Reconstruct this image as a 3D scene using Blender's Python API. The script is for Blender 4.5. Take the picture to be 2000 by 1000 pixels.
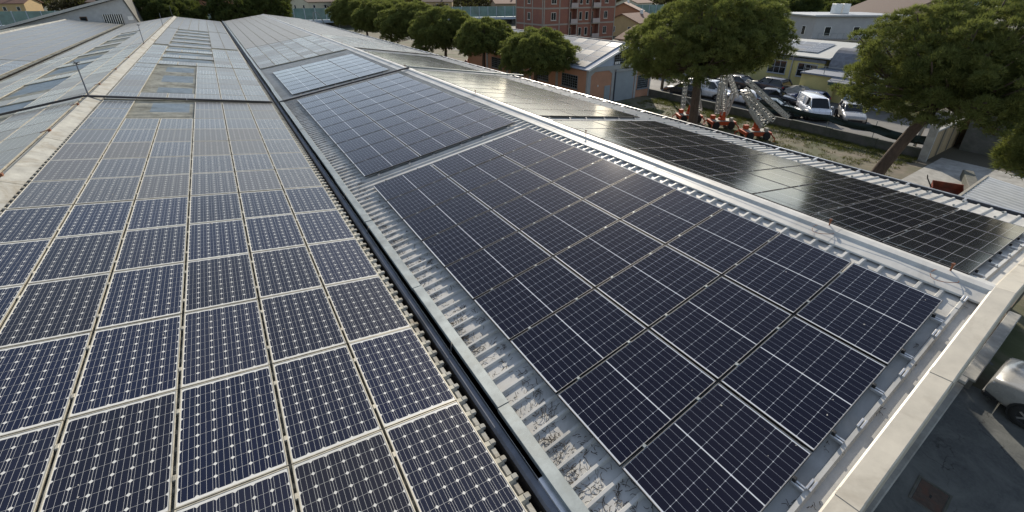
import bpy, math, random
import numpy as np
from mathutils import Vector, Matrix

R = math.radians
scene = bpy.context.scene
for o in list(bpy.data.objects):
    bpy.data.objects.remove(o, do_unlink=True)
col = scene.collection

# ------------------------------------------------------------ camera, sky, sun, exposure
cd = bpy.data.cameras.new('camera'); cam = bpy.data.objects.new('camera', cd); col.objects.link(cam)
cam.location = (0, 0, 10.5)
cam.rotation_euler = (R(90 - 23.865), 0, R(-33.01))
cd.sensor_width = 36; cd.lens = 15.404; cd.shift_y = -0.0697
cd.clip_start = 0.1; cd.clip_end = 6000
scene.camera = cam
SUN_AZ, SUN_EL = 42.0, 27.0            # azimuth from +Y towards +X
w = bpy.data.worlds.new('World'); scene.world = w; w.use_nodes = True
nt = w.node_tree; nt.nodes.clear()
sk = nt.nodes.new('ShaderNodeTexSky'); sk.sky_type = 'NISHITA'; sk.sun_disc = False
sk.sun_elevation = R(SUN_EL); sk.sun_rotation = R(SUN_AZ)
sk.air_density = 1.0; sk.dust_density = 0.45; sk.ozone_density = 1.0
bg = nt.nodes.new('ShaderNodeBackground'); bg.inputs[1].default_value = 0.15
wo = nt.nodes.new('ShaderNodeOutputWorld')
hs = nt.nodes.new('ShaderNodeHueSaturation'); hs.inputs['Saturation'].default_value = 0.70      # thin winter haze
nt.links.new(sk.outputs[0], hs.inputs['Color']); nt.links.new(hs.outputs[0], bg.inputs[0]); nt.links.new(bg.outputs[0], wo.inputs[0])
sl = bpy.data.lights.new('sun', 'SUN'); sl.energy = 4.6; sl.angle = R(0.55); sl.color = (1.0, 0.90, 0.75)
so = bpy.data.objects.new('sun', sl); col.objects.link(so)
so.rotation_euler = (R(90 - SUN_EL), 0, R(180 - SUN_AZ))
so.location = (30, 30, 40)
vs = scene.view_settings
vs.view_transform = 'Standard'; vs.look = 'None'; vs.exposure = 0.25; vs.gamma = 1.0; vs.use_curve_mapping = False

# ------------------------------------------------------------ helpers
def tag(o, label=None, cat=None, group=None, kind=None):
    if label: o['label'] = label
    if cat: o['category'] = cat
    if group: o['group'] = group
    if kind: o['kind'] = kind
    return o

def empty(name, loc=(0, 0, 0), rz=0.0, parent=None):
    o = bpy.data.objects.new(name, None); o.empty_display_size = 0.2
    col.objects.link(o); o.location = loc; o.rotation_euler = (0, 0, rz)
    if parent: o.parent = parent
    return o

class MB:
    def __init__(s): s.v = []; s.f = []; s.m = []
    def add(s, vs, fs, m=0):
        b = len(s.v); s.v += [tuple(p) for p in vs]
        for f in fs: s.f.append(tuple(b + i for i in f)); s.m.append(m)
        return s
    def quad(s, a, b, c, d, m=0): return s.add([a, b, c, d], [(0, 1, 2, 3)], m)
    def box(s, x0, x1, y0, y1, z0, z1, m=0):
        vs = [(x, y, z) for z in (z0, z1) for y in (y0, y1) for x in (x0, x1)]
        return s.add(vs, [(0, 2, 3, 1), (4, 5, 7, 6), (0, 1, 5, 4), (2, 6, 7, 3), (0, 4, 6, 2), (1, 3, 7, 5)], m)
    def cbox(s, x0, x1, y0, y1, z0, z1, c=0.01, m=0):      # box with chamfered edges
        X, Y, Z = (x0, x1), (y0, y1), (z0, z1); vs = []; idx = {}
        for i in (0, 1):
            for j in (0, 1):
                for k in (0, 1):
                    x, y, z = X[i], Y[j], Z[k]; dx = c if i == 0 else -c; dy = c if j == 0 else -c; dz = c if k == 0 else -c
                    idx[i, j, k, 0] = len(vs); vs.append((x, y + dy, z + dz))
                    idx[i, j, k, 1] = len(vs); vs.append((x + dx, y, z + dz))
                    idx[i, j, k, 2] = len(vs); vs.append((x + dx, y + dy, z))
        fs = []
        for i in (0, 1): fs.append([idx[i, 0, 0, 0], idx[i, 1, 0, 0], idx[i, 1, 1, 0], idx[i, 0, 1, 0]])
        for j in (0, 1): fs.append([idx[0, j, 0, 1], idx[1, j, 0, 1], idx[1, j, 1, 1], idx[0, j, 1, 1]])
        for k in (0, 1): fs.append([idx[0, 0, k, 2], idx[1, 0, k, 2], idx[1, 1, k, 2], idx[0, 1, k, 2]])
        for i in (0, 1):
            for j in (0, 1): fs.append([idx[i, j, 0, 0], idx[i, j, 1, 0], idx[i, j, 1, 1], idx[i, j, 0, 1]])
        for i in (0, 1):
            for k in (0, 1): fs.append([idx[i, 0, k, 0], idx[i, 1, k, 0], idx[i, 1, k, 2], idx[i, 0, k, 2]])
        for j in (0, 1):
            for k in (0, 1): fs.append([idx[0, j, k, 1], idx[1, j, k, 1], idx[1, j, k, 2], idx[0, j, k, 2]])
        for i in (0, 1):
            for j in (0, 1):
                for k in (0, 1): fs.append([idx[i, j, k, q] for q in (0, 1, 2)])
        cx = ((x0 + x1) / 2, (y0 + y1) / 2, (z0 + z1) / 2); out = []
        for f in fs:                                        # orient outwards
            a, b, d = (np.array(vs[f[q]]) for q in (0, 1, 2)); n = np.cross(b - a, d - a)
            ce = np.mean([vs[q] for q in f], axis=0)
            out.append(tuple(f) if n @ (ce - np.array(cx)) > 0 else tuple(reversed(f)))
        return s.add(vs, out, m)
    def bar(s, p0, p1, w, h=None, m=0, up=(0, 0, 1)):      # rectangular bar between two points
        h = h or w; a = Vector(p0); b = Vector(p1); d = (b - a).normalized(); u = Vector(up)
        if abs(d.dot(u)) > 0.98: u = Vector((1, 0, 0))
        r = d.cross(u).normalized() * (w / 2); q = r.cross(d).normalized() * (h / 2)
        vs = [p + sx * r + sz * q for p in (a, b) for sx, sz in ((-1, -1), (1, -1), (1, 1), (-1, 1))]
        return s.add(vs, [(3, 2, 1, 0), (4, 5, 6, 7), (0, 1, 5, 4), (1, 2, 6, 5), (2, 3, 7, 6), (3, 0, 4, 7)], m)
    def tube(s, pts, rs, n=8, m=0, cap=True):
        pts = [Vector(p) for p in pts]
        if not hasattr(rs, '__len__'): rs = [rs] * len(pts)
        rings = []; prev = None
        for i, p in enumerate(pts):
            d = (pts[min(i + 1, len(pts) - 1)] - pts[max(i - 1, 0)]).normalized()
            u = prev if prev is not None else (Vector((0, 0, 1)) if abs(d.z) < 0.9 else Vector((1, 0, 0)))
            r = d.cross(u)
            if r.length < 1e-4: r = d.cross(Vector((0, 1, 0)))
            r.normalize(); u2 = r.cross(d).normalized(); prev = u2
            rings.append([p + rs[i] * (math.cos(2 * math.pi * k / n) * r + math.sin(2 * math.pi * k / n) * u2) for k in range(n)])
        vs = [q for rg in rings for q in rg]; fs = []
        for i in range(len(rings) - 1):
            for k in range(n):
                a = i * n + k; b = i * n + (k + 1) % n; fs.append((a, b, b + n, a + n))
        if cap: fs += [tuple(range(n))[::-1], tuple(range((len(rings) - 1) * n, len(rings) * n))]
        return s.add(vs, fs, m)
    def prism(s, prof, axis, a, b, m=0, closed=True):       # extrude a 2-D profile along x, y or z
        def P(t, p): return {'x': (t, p[0], p[1]), 'y': (p[0], t, p[1]), 'z': (p[0], p[1], t)}[axis]
        n = len(prof); vs = [P(a, p) for p in prof] + [P(b, p) for p in prof]
        fs = [(i, (i + 1) % n, (i + 1) % n + n, i + n) for i in range(n if closed else n - 1)]
        if closed: fs += [tuple(range(n))[::-1], tuple(range(n, 2 * n))]
        return s.add(vs, fs, m)
    def lathe(s, prof, c, axis='z', n=20, m=0):             # prof: (radius, height)
        vs = []; c = Vector(c)
        for r_, h in prof:
            for k in range(n):
                a = 2 * math.pi * k / n; x, y = r_ * math.cos(a), r_ * math.sin(a)
                vs.append(c + (Vector((x, y, h)) if axis == 'z' else Vector((x, h, y)) if axis == 'y' else Vector((h, x, y))))
        fs = []
        for i in range(len(prof) - 1):
            for k in range(n): fs.append((i * n + k, i * n + (k + 1) % n, (i + 1) * n + (k + 1) % n, (i + 1) * n + k))
        return s.add(vs, fs, m)
    def mesh(s, name, mats, smooth=False):
        me = bpy.data.meshes.new(name); me.from_pydata(s.v, [], s.f)
        for q in (mats if isinstance(mats, (list, tuple)) else [mats]): me.materials.append(q)
        if len(me.materials) > 1: me.polygons.foreach_set('material_index', s.m)
        if smooth: me.polygons.foreach_set('use_smooth', [True] * len(me.polygons))
        me.update(); return me
    def build(s, name, mats, parent=None, smooth=False, fix=True):
        me = s.mesh(name, mats, smooth)
        if fix:
            import bmesh
            bm = bmesh.new(); bm.from_mesh(me); bmesh.ops.recalc_face_normals(bm, faces=bm.faces); bm.to_mesh(me); bm.free()
        return link(name, me, parent)

def link(name, me, parent=None, loc=None):
    o = bpy.data.objects.new(name, me); col.objects.link(o)
    if parent: o.parent = parent
    if loc: o.location = loc
    return o

def copy_tree(o, parent=None):
    c = o.copy(); col.objects.link(c)
    if parent: c.parent = parent
    for ch in o.children: copy_tree(ch, c)
    return c

# ------------------------------------------------------------ materials
class NT:
    def __init__(s, name):
        s.mat = bpy.data.materials.new(name); s.mat.use_nodes = True; s.t = s.mat.node_tree
        s.b = s.t.nodes['Principled BSDF']; s.out = s.t.nodes['Material Output']
    def n(s, typ, **kw):
        q = s.t.nodes.new('ShaderNode' + typ)
        for k, v in kw.items(): setattr(q, k, v)
        return q
    def l(s, a, b): s.t.links.new(a, b)
    def pos(s, obj=False):
        return s.n('TexCoord').outputs['Object'] if obj else s.n('NewGeometry').outputs['Position']
    def mapping(s, v, sc):
        m = s.n('Mapping'); m.inputs['Scale'].default_value = sc; s.l(v, m.inputs[0]); return m.outputs[0]
    def noise(s, v, scale, detail=5, rough=0.6, dist=0.0):
        q = s.n('TexNoise'); q.inputs['Scale'].default_value = scale; q.inputs['Detail'].default_value = detail
        q.inputs['Roughness'].default_value = rough; q.inputs['Distortion'].default_value = dist
        s.l(v, q.inputs['Vector']); return q.outputs['Fac']
    def ramp(s, f, a, b, c0=(0, 0, 0), c1=(1, 1, 1)):
        q = s.n('ValToRGB'); e = q.color_ramp.elements
        e[0].position = a; e[1].position = b; e[0].color = (*c0, 1); e[1].color = (*c1, 1)
        s.l(f, q.inputs[0]); return q.outputs[0]
    def mix(s, f, a, b):
        q = s.n('Mix', data_type='RGBA')
        for i, x in ((0, f), (6, a), (7, b)):
            if isinstance(x, (int, float)): q.inputs[i].default_value = x
            elif isinstance(x, tuple): q.inputs[i].default_value = (*x, 1)
            else: s.l(x, q.inputs[i])
        return q.outputs[2]
    def math(s, op, a, b=0.0, clamp=False):
        q = s.n('Math', operation=op, use_clamp=clamp)
        for i, x in ((0, a), (1, b)):
            if isinstance(x, (int, float)): q.inputs[i].default_value = x
            else: s.l(x, q.inputs[i])
        return q.outputs[0]
    def rng(s): return s.n('ObjectInfo').outputs['Random']
    def bump(s, f, strength, dist=0.02):
        q = s.n('Bump'); q.inputs['Strength'].default_value = strength; q.inputs['Distance'].default_value = dist
        s.l(f, q.inputs['Height']); s.l(q.outputs[0], s.b.inputs['Normal'])
    def set(s, **kw):
        for k, v in kw.items():
            i = s.b.inputs[k]
            if isinstance(v, (int, float)): i.default_value = v
            elif isinstance(v, tuple): i.default_value = (*v, 1) if len(v) == 3 else v
            else: s.l(v, i)
        return s.mat

def plain(name, c, rough=0.6, metal=0.0, var=0.25, scale=6.0, bump=0.0, obj=False, stain=None, coat=0.0, stretch=(1, 1, 1)):
    """one colour with uneven tone, optional stain colour and fine relief"""
    t = NT(name); p = t.mapping(t.pos(obj), stretch)
    f = t.noise(p, scale, 6, 0.65); lo = tuple(x * (1 - var) for x in c); hi = tuple(min(1, x * (1 + var * 0.6)) for x in c)
    base = t.ramp(f, 0.3, 0.72, lo, hi)
    if stain:
        f2 = t.noise(p, scale * 0.31, 7, 0.7, 0.6); base = t.mix(t.ramp(f2, stain[1], stain[2]), base, stain[0])
    if bump: t.bump(t.noise(p, scale * 6, 4), bump)
    return t.set(**{'Base Color': base, 'Roughness': t.ramp(f, 0.2, 0.8, (rough * 0.85,) * 3, (min(1, rough * 1.15),) * 3), 'Metallic': metal, 'Coat Weight': coat})

def glassy(name, cells, dust, d0, d1, rough, rmix, spec=0.5, sheen=0.0):
    """silicon or backsheet seen under glass: colour varies from panel to panel, patchy dust film on top"""
    t = NT(name); rn = t.rng(); p = t.pos()
    base = t.mix(rn, cells[0], cells[1])
    fn = t.noise(p, 2.3, 7, 0.72, 0.4)
    fs = t.noise(t.mapping(p, (6, 0.9, 6)), 1.6, 5, 0.7)
    r2 = t.math('FRACT', t.math('MULTIPLY', rn, 37.7))
    k = t.math('ADD', d0, t.math('MULTIPLY', t.math('POWER', r2, 3.0), d1))
    f = t.math('MULTIPLY', k, t.math('ADD', 0.45, t.math('ADD', fn, t.math('MULTIPLY', fs, 0.45))), True)
    return t.set(**{'Base Color': t.mix(f, base, dust), 'Specular IOR Level': spec, 'IOR': 1.42, 'Sheen Weight': sheen, 'Sheen Roughness': 0.25, 'Sheen Tint': (0.9, 0.87, 0.82),
                    'Roughness': t.math('ADD', rough, t.math('MULTIPLY', f, rmix), True)})

DUST = (0.27, 0.25, 0.22)
M = {}
M['old_cell'] = glassy('old_cell', ((0.004, 0.0075, 0.027), (0.007, 0.008, 0.016)), DUST, 0.006, 0.02, 0.12, 0.5, 0.4, sheen=0.03)
M['old_back'] = glassy('old_back', ((0.60, 0.60, 0.57), (0.54, 0.54, 0.51)), DUST, 0.05, 0.12, 0.18, 0.8, sheen=0.06)
M['old_bus'] = glassy('old_busbar', ((0.55, 0.55, 0.53), (0.48, 0.48, 0.46)), DUST, 0.02, 0.05, 0.18, 0.8)
M['dusty_cell'] = glassy('dusty_cell', ((0.017, 0.018, 0.026), (0.024, 0.023, 0.023)), DUST, 0.07, 0.15, 0.20, 0.8, sheen=0.2)  # heavier dust tint and sheen paint in the grey sky reflection
M['dusty_back'] = glassy('dusty_back', ((0.52, 0.52, 0.49), (0.46, 0.46, 0.43)), DUST, 0.12, 0.24, 0.22, 0.8, sheen=0.22)  # backsheet greyed likewise, sky reflection put into the colour
M['old_frame'] = plain('old_frame', (0.36, 0.335, 0.27), 0.5, 0.2, 0.3, 9, stain=((0.22, 0.17, 0.10), 0.55, 0.8))
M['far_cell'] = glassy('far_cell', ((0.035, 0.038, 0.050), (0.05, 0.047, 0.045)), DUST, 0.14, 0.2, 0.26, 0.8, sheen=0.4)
M['new_cell'] = glassy('new_cell', ((0.0028, 0.0032, 0.0125), (0.0036, 0.0036, 0.0125)), DUST, 0.006, 0.008, 0.06, 0.4, 0.38, sheen=0.012)
M['new_back'] = glassy('new_back', ((0.62, 0.64, 0.66), (0.60, 0.62, 0.64)), DUST, 0.01, 0.01, 0.05, 0.6, sheen=0.05)
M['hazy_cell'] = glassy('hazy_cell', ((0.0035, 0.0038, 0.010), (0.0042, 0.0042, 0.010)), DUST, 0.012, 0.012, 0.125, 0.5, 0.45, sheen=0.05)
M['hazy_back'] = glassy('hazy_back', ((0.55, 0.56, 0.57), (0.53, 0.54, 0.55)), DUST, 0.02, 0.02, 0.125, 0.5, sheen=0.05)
M['frame_side_shade'] = plain('frame_side_shade', (0.020, 0.020, 0.022), 0.35, 0.2, 0.1, 5)  # silver frame sides painted black for the shade in the panel gaps
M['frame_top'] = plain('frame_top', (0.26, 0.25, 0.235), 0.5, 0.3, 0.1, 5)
M['black'] = plain('black_plastic', (0.012, 0.012, 0.013), 0.5)
M['rust'] = plain('rust', (0.20, 0.07, 0.03), 0.8)
M['alu'] = plain('aluminium', (0.66, 0.66, 0.66), 0.35, 0.75, 0.2, 8)
M['galv'] = plain('galvanised', (0.23, 0.26, 0.265), 0.5, 0.4, 0.3, 4, stain=((0.16, 0.16, 0.14), 0.5, 0.85))
M['flash'] = plain('flashing', (0.17, 0.18, 0.205), 0.85, 0.0, 0.3, 3, stain=((0.08, 0.08, 0.08), 0.5, 0.8))
M['sheet'] = plain('roof_sheet', (0.50, 0.49, 0.46), 0.5, 0.0, 0.18, 1.8, stain=((0.25, 0.235, 0.205), 0.50, 0.82), stretch=(1, 1.6, 1))
M['sheet_old'] = plain('old_roof_sheet', (0.50, 0.48, 0.40), 0.85, 0.0, 0.3, 3, 0.2, stain=((0.12, 0.11, 0.08), 0.45, 0.75))
M['cement'] = plain('fibre_cement', (0.35, 0.345, 0.31), 0.85, 0.0, 0.32, 3, 0.3, stain=((0.17, 0.135, 0.085), 0.48, 0.72))
M['coping'] = plain('coping_metal', (0.50, 0.455, 0.37), 0.45, 0.0, 0.14, 3.0, stain=((0.26, 0.22, 0.16), 0.52, 0.80))
M['sky_sheet'] = plain('skylight_sheet', (0.33, 0.38, 0.41), 0.65, 0.0, 0.2, 3, stain=((0.16, 0.17, 0.15), 0.5, 0.8))
M['gutter'] = plain('gutter_dirt', (0.05, 0.045, 0.04), 0.95, 0, 0.5, 7, 0.3, stain=((0.12, 0.11, 0.10), 0.6, 0.75))
M['concrete'] = plain('concrete', (0.34, 0.33, 0.30), 0.85, 0, 0.3, 2.2, 0.3, stain=((0.16, 0.15, 0.13), 0.5, 0.8))
M['conc_dark'] = plain('weathered_concrete', (0.12, 0.115, 0.10), 0.9, 0, 0.35, 2.0, 0.3, stain=((0.05, 0.06, 0.04), 0.45, 0.7))
M['asphalt'] = plain('asphalt', (0.095, 0.10, 0.098), 0.85, 0, 0.4, 1.1, 0.4, stain=((0.17, 0.175, 0.165), 0.5, 0.72))
def cracked(name, c, patch, crack):
    t = NT(name); p = t.pos(); f = t.noise(p, 14, 6, 0.7); g = t.noise(p, 0.7, 7, 0.7, 0.8)
    base = t.mix(t.ramp(g, 0.42, 0.66), t.ramp(f, 0.3, 0.75, tuple(x * .75 for x in c), tuple(x * 1.25 for x in c)), patch)
    v = t.n('TexVoronoi', feature='DISTANCE_TO_EDGE'); v.inputs['Scale'].default_value = 0.55
    wv = t.n('VectorMath', operation='ADD'); nz = t.n('TexNoise'); nz.inputs['Scale'].default_value = 1.8; nz.inputs['Detail'].default_value = 6
    t.l(p, nz.inputs['Vector']); t.l(p, wv.inputs[0]); t.l(nz.outputs['Color'], wv.inputs[1]); t.l(wv.outputs[0], v.inputs['Vector'])
    k = t.math('MULTIPLY', t.ramp(v.outputs['Distance'], 0.0, 0.012, (1, 1, 1), (0, 0, 0)), t.ramp(t.noise(p, 0.9, 3), 0.45, 0.6))
    t.bump(f, 0.35, 0.01); return t.set(**{'Base Color': t.mix(k, base, crack), 'Roughness': 0.88})
M['asphalt'] = cracked('asphalt', (0.085, 0.09, 0.088), (0.15, 0.155, 0.145), (0.03, 0.03, 0.03))
M['road'] = plain('lane_asphalt', (0.16, 0.155, 0.145), 0.85, 0, 0.25, 0.8, 0.3, stain=((0.10, 0.10, 0.095), 0.5, 0.8))
M['dirt'] = plain('yard_dirt', (0.165, 0.135, 0.095), 0.95, 0, 0.35, 0.9, 0.5, stain=((0.06, 0.07, 0.024), 0.42, 0.60))
M['land'] = plain('far_land', (0.085, 0.075, 0.05), 0.95, 0, 0.4, 0.03, 0.0, stain=((0.04, 0.05, 0.022), 0.45, 0.6))
M['rubber'] = plain('rubber', (0.018, 0.018, 0.018), 0.8)
M['glass'] = plain('window_glass', (0.012, 0.016, 0.018), 0.06, 0, 0.2, 3)
M['white'] = plain('white_paint', (0.70, 0.70, 0.68), 0.5, 0, 0.12, 3)
M['wood'] = plain('bark', (0.085, 0.058, 0.042), 0.95, 0, 0.45, 9, 0.9, stretch=(1, 1, 0.35), stain=((0.16, 0.12, 0.09), 0.55, 0.8))
M['orange'] = plain('orange_paint', (0.46, 0.07, 0.016), 0.5, 0, 0.25, 5, stain=((0.18, 0.05, 0.02), 0.6, 0.8))

def leafmat(name, c0, c1, trans=0.35):
    t = NT(name); p = t.pos(); f = t.noise(p, 1.5, 6, 0.7)
    c = t.ramp(f, 0.32, 0.70, c0, c1); t.set(**{'Base Color': c, 'Roughness': 0.6, 'Specular IOR Level': 0.25})
    tr = t.n('BsdfTranslucent'); t.l(t.mix(0.5, c, (0.16, 0.19, 0.03)), tr.inputs[0])
    mx = t.n('MixShader'); mx.inputs[0].default_value = trans
    t.l(t.b.outputs[0], mx.inputs[1]); t.l(tr.outputs[0], mx.inputs[2]); t.l(mx.outputs[0], t.out.inputs[0])
    return t.mat
M['needle'] = leafmat('pine_needles', (0.062, 0.088, 0.030), (0.24, 0.25, 0.075), 0.5)
M['needle_far'] = leafmat('evergreen', (0.030, 0.050, 0.017), (0.09, 0.11, 0.03))
M['shrub'] = leafmat('brown_shrub', (0.04, 0.035, 0.02), (0.09, 0.07, 0.035), 0.2)
M['grass'] = leafmat('grass', (0.06, 0.075, 0.02), (0.15, 0.14, 0.05), 0.3)

# ------------------------------------------------------------ the ground
S = 0.155; TS, CS, SN = math.tan(S), math.cos(S), math.sin(S)
def sheet_rect(name, x0, x1, y0, y1, z, mat, nx=1, ny=1, rough=0.0, seed=1):
    rg = np.random.default_rng(seed); b = MB()
    xs = np.linspace(x0, x1, nx + 1); ys = np.linspace(y0, y1, ny + 1)
    for y in ys:
        for x in xs:
            e = 0 if x in (x0, x1) or y in (y0, y1) else rough * rg.random()
            b.v.append((float(x), float(y), z + e))
    for j in range(ny):
        for i in range(nx):
            a = j * (nx + 1) + i; b.f.append((a, a + 1, a + nx + 2, a + nx + 1)); b.m.append(0)
    return tag(b.build(name, mat), kind='structure')
sheet_rect('ground', -2600, 2600, -600, 4200, -0.02, M['land'])
sheet_rect('yard_ground', 16.2, 38.5, -12, 130, 0.0, M['dirt'], 40, 160, 0.05)
sheet_rect('forecourt', -20, 60, -30, 1.6, 0.006, M['asphalt'])
sheet_rect('side_ground', 16.3, 29.5, 0.8, 8.2, 0.056, plain('brown_ground', (0.21, 0.16, 0.11), 0.95, 0, 0.35, 1.5, 0.4, stain=((0.12, 0.10, 0.075), 0.5, 0.7)))
sheet_rect('lane', 38.9, 51.3, 8.6, 140, 0.004, M['road'])
sheet_rect('yard_slab', 29.0, 40.0, 2.2, 7.6, 0.058, M['concrete'])
sheet_rect('parking_ground', 51.3, 57.4, 8.6, 60, 0.008, M['road'])
tag(MB().cbox(4.0, 15.9, 0.62, 0.98, -0.1, 0.14, 0.02).build('pavement', M['concrete']), kind='structure')
mh = tag(empty('manhole_cover', (11.35, 0.05, 0.006), 0.05), 'rusty rectangular manhole cover set in the shaded asphalt below the parapet', 'manhole cover')
iron = plain('manhole_rust', (0.085, 0.06, 0.045), 0.8, 0, 0.45, 9, 0.4, stain=((0.12, 0.05, 0.03), 0.5, 0.7))
MB().cbox(-0.42, 0.42, -0.3, -0.25, -0.06, 0.012, 0.004).cbox(-0.42, 0.42, 0.25, 0.3, -0.06, 0.012, 0.004).cbox(-0.42, -0.37, -0.248, 0.248, -0.06, 0.012, 0.004).cbox(0.37, 0.42, -0.248, 0.248, -0.06, 0.012, 0.004).build('cover_frame', M['conc_dark'], mh)
MB().cbox(-0.36, 0.36, -0.24, 0.24, -0.06, 0.006, 0.004).build('cover_plate', iron, mh)
MB().cbox(-0.05, 0.05, -0.02, 0.02, 0.0065, 0.012, 0.002).build('lifting_slot', M['rubber'], mh)

# ------------------------------------------------------------ three parallel halls
Y0, Y1 = 0.36, 98.6
RZp, LZp = 6.5606, 6.5266               # height of the panel plane over the two ridges
def ribbed(x0, z0, x1, z1, ya, yb, pitch, h, wb, wt, first):
    """trapezoidal sheet, ribs run down the slope"""
    prof = [(ya, 0.0)]; y = first
    while y < yb - wb:
        prof += [(y - wb / 2, 0.0), (y - wt / 2, h), (y + wt / 2, h), (y + wb / 2, 0.0)]; y += pitch
    prof.append((yb, 0.0)); b = MB()
    for y, e in prof: b.v += [(x0, y, z0 + e), (x1, y, z1 + e)]
    for i in range(len(prof) - 1): b.f.append((2 * i, 2 * i + 1, 2 * i + 3, 2 * i + 2)); b.m.append(0)
    return b
def zR(x, d=0.0): return RZp - abs(x - 8.75) * TS + d / CS
def zL(x, d=0.0): return LZp - abs(x + 4.9) * TS + d / CS
def z3(x, d=0.0): return 6.52 - abs(x + 18.3) * TS + d / CS

hallR = tag(empty('factory_hall', (8.75, 50, 0)), 'long low factory hall on the right with white ribbed roof and pale parapet', 'building')
hallL = tag(empty('factory_hall', (-4.9, 50, 0)), 'long factory hall on the left roofed with old solar panels and skylights', 'building')
hall3 = tag(empty('factory_hall', (-18.3, 50, 0)), 'farthest left factory hall with hazy grey panelled roof before the white gable', 'building')
def child(b, name, mat, root, smooth=False):
    o = b.build(name, mat, root, smooth); o.matrix_parent_inverse = Matrix.Translation(-root.location); return o

D = -0.125
child(ribbed(2.02, zR(2.02, D), 8.75, zR(8.75, D), Y0 + 0.2, Y1, 0.25, 0.040, 0.075, 0.034, 0.735), 'roof_slope', M['sheet'], hallR)
child(ribbed(8.75, zR(8.75, D), 16.05, zR(16.05, D), Y0 + 0.2, Y1, 0.25, 0.040, 0.075, 0.034, 0.735), 'roof_slope', M['sheet'], hallR)
D2 = -0.11
wall = plain('hall_wall', (0.42, 0.38, 0.31), 0.9, 0, 0.2, 1.5, 0.2, stain=((0.2, 0.18, 0.15), 0.55, 0.85))
def hall_walls(root, xa, xm, xb, zf, d, y0w):
    for (x0, x1) in ((xa, xm), (xm, xb)):
        for y in (y0w, Y1 - 0.3):
            b = MB(); b.add([(x0, y, -0.1), (x1, y, -0.1), (x1, y, zf(x1, d) - 0.06), (x0, y, zf(x0, d) - 0.06),
                             (x0, y + 0.25, -0.1), (x1, y + 0.25, -0.1), (x1, y + 0.25, zf(x1, d) - 0.06), (x0, y + 0.25, zf(x0, d) - 0.06)],
                            [(0, 1, 2, 3), (7, 6, 5, 4), (3, 2, 6, 7), (0, 4, 5, 1), (0, 3, 7, 4), (1, 5, 6, 2)])
            child(b, 'gable_wall', wall, root)
hall_walls(hallR, 2.1, 8.75, 15.75, zR, D, 1.0)
hall_walls(hallL, -11.5, -4.9, 1.6, zL, D2, 0.6)
hall_walls(hall3, -25.0, -18.3, -11.9, z3, D2, 0.6)
child(MB().box(15.52, 15.75, 1.25, Y1 - 0.3, -0.1, zR(15.75, D) - 0.07), 'side_wall', wall, hallR)
child(MB().box(-25.2, -25.0, 0.6, Y1 - 0.1, -0.1, z3(-25.0, D2) - 0.07), 'side_wall', wall, hall3)
# east gutter of the right hall
zg = zR(16.05, D)
child(MB().prism([(16.0, zg - 0.03), (16.0, zg - 0.22), (16.24, zg - 0.22), (16.24, zg + 0.02), (16.29, zg + 0.02), (16.29, zg - 0.26), (15.97, zg - 0.26), (15.97, zg - 0.03)], 'y', Y0 + 0.1, Y1), 'gutter', [plain('gutter_paint', (0.10, 0.105, 0.115), 0.45, 0.2)], hallR)
child(MB().cbox(16.245, 16.31, Y0 + 0.1, Y1, zg + 0.022, zg + 0.042, 0.004), 'gutter_rim', M['alu'], hallR)
for k in range(50):
    y = 1.0 + 1.25 * k
    child(MB().cbox(15.93, 16.27, y, y + 0.05, zg + 0.045, zg + 0.062, 0.004), 'gutter_bracket', M['alu'], hallR)
# ridge cap of the right hall: 2 m lengths that lap over each other
zr = zR(8.75, D)
for k in range(49):
    ya = Y0 + 0.2 + 2.0 * k; e = 0.004 * (k % 2)
    pr = [(8.33, zR(8.33, D) + 0.042), (8.34, zR(8.34, D) + 0.062), (8.60, zr + 0.055), (8.63, zr + 0.10), (8.75, zr + 0.118), (8.87, zr + 0.10), (8.90, zr + 0.052), (9.14, zR(9.14, D) + 0.060), (9.15, zR(9.15, D) + 0.042)]
    child(MB().prism([(x, z + e) for x, z in pr] + [(x, z + e - 0.006) for x, z in reversed(pr)], 'y', ya, ya + 2.02), 'ridge_cap', M['sheet'], hallR)
# parapet coping along the near gable, in lengths of about 2.2 m, following both slopes
def coping(x0, x1):
    b = MB(); out = []
    for x in (x0, x1):
        z = zR(x, 0.0)
        out += [(x, 0.575, z - 0.10), (x, 0.575, z - 0.018), (x, 0.555, z - 0.006), (x, 0.352, z + 0.018), (x, 0.338, z + 0.004), (x, 0.338, z - 0.30), (x, 0.36, z - 0.30), (x, 0.36, z - 0.10)]
    fs = [(i, (i + 1) % 8, (i + 1) % 8 + 8, i + 8) for i in range(8)] + [tuple(range(8))[::-1], tuple(range(8, 16))]
    b.add(out, fs); child(b, 'coping', M['coping'], hallR)
xs = [2.0, 4.3, 6.55, 8.75, 10.6, 12.5, 14.4, 16.25]
for a, c in zip(xs[:-1], xs[1:]): coping(a + 0.0015, c - 0.0015)
for x in xs[1:-1]:                     # joint straps with two rivets
    if x == 8.75: continue
    z = zR(x); th = -S if x < 8.75 else S
    o = MB().add([(-.05, .190, -.062), (.05, .190, -.062), (.05, .168, -.001), (-.05, .168, -.001), (.05, -.040, .0235), (-.05, -.040, .0235), (.05, -.056, .006), (-.05, -.056, .006), (.05, -.056, -.20), (-.05, -.056, -.20)], [(0, 1, 2, 3), (3, 2, 4, 5), (5, 4, 6, 7), (7, 6, 8, 9)]).build('joint_strap', M['coping'], hallR)
    o.location = (x - 8.75, 0.390 - 50, z); o.rotation_euler[1] = th
b = MB()
for x in (2.0, 8.75, 16.25): b.v += [(x, 0.40, zR(x, D) - 0.01), (x, 1.02, zR(x, D) - 0.01), (x, 1.02, zR(x, D) - 0.05), (x, 0.40, zR(x, D) - 0.05)]
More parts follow.
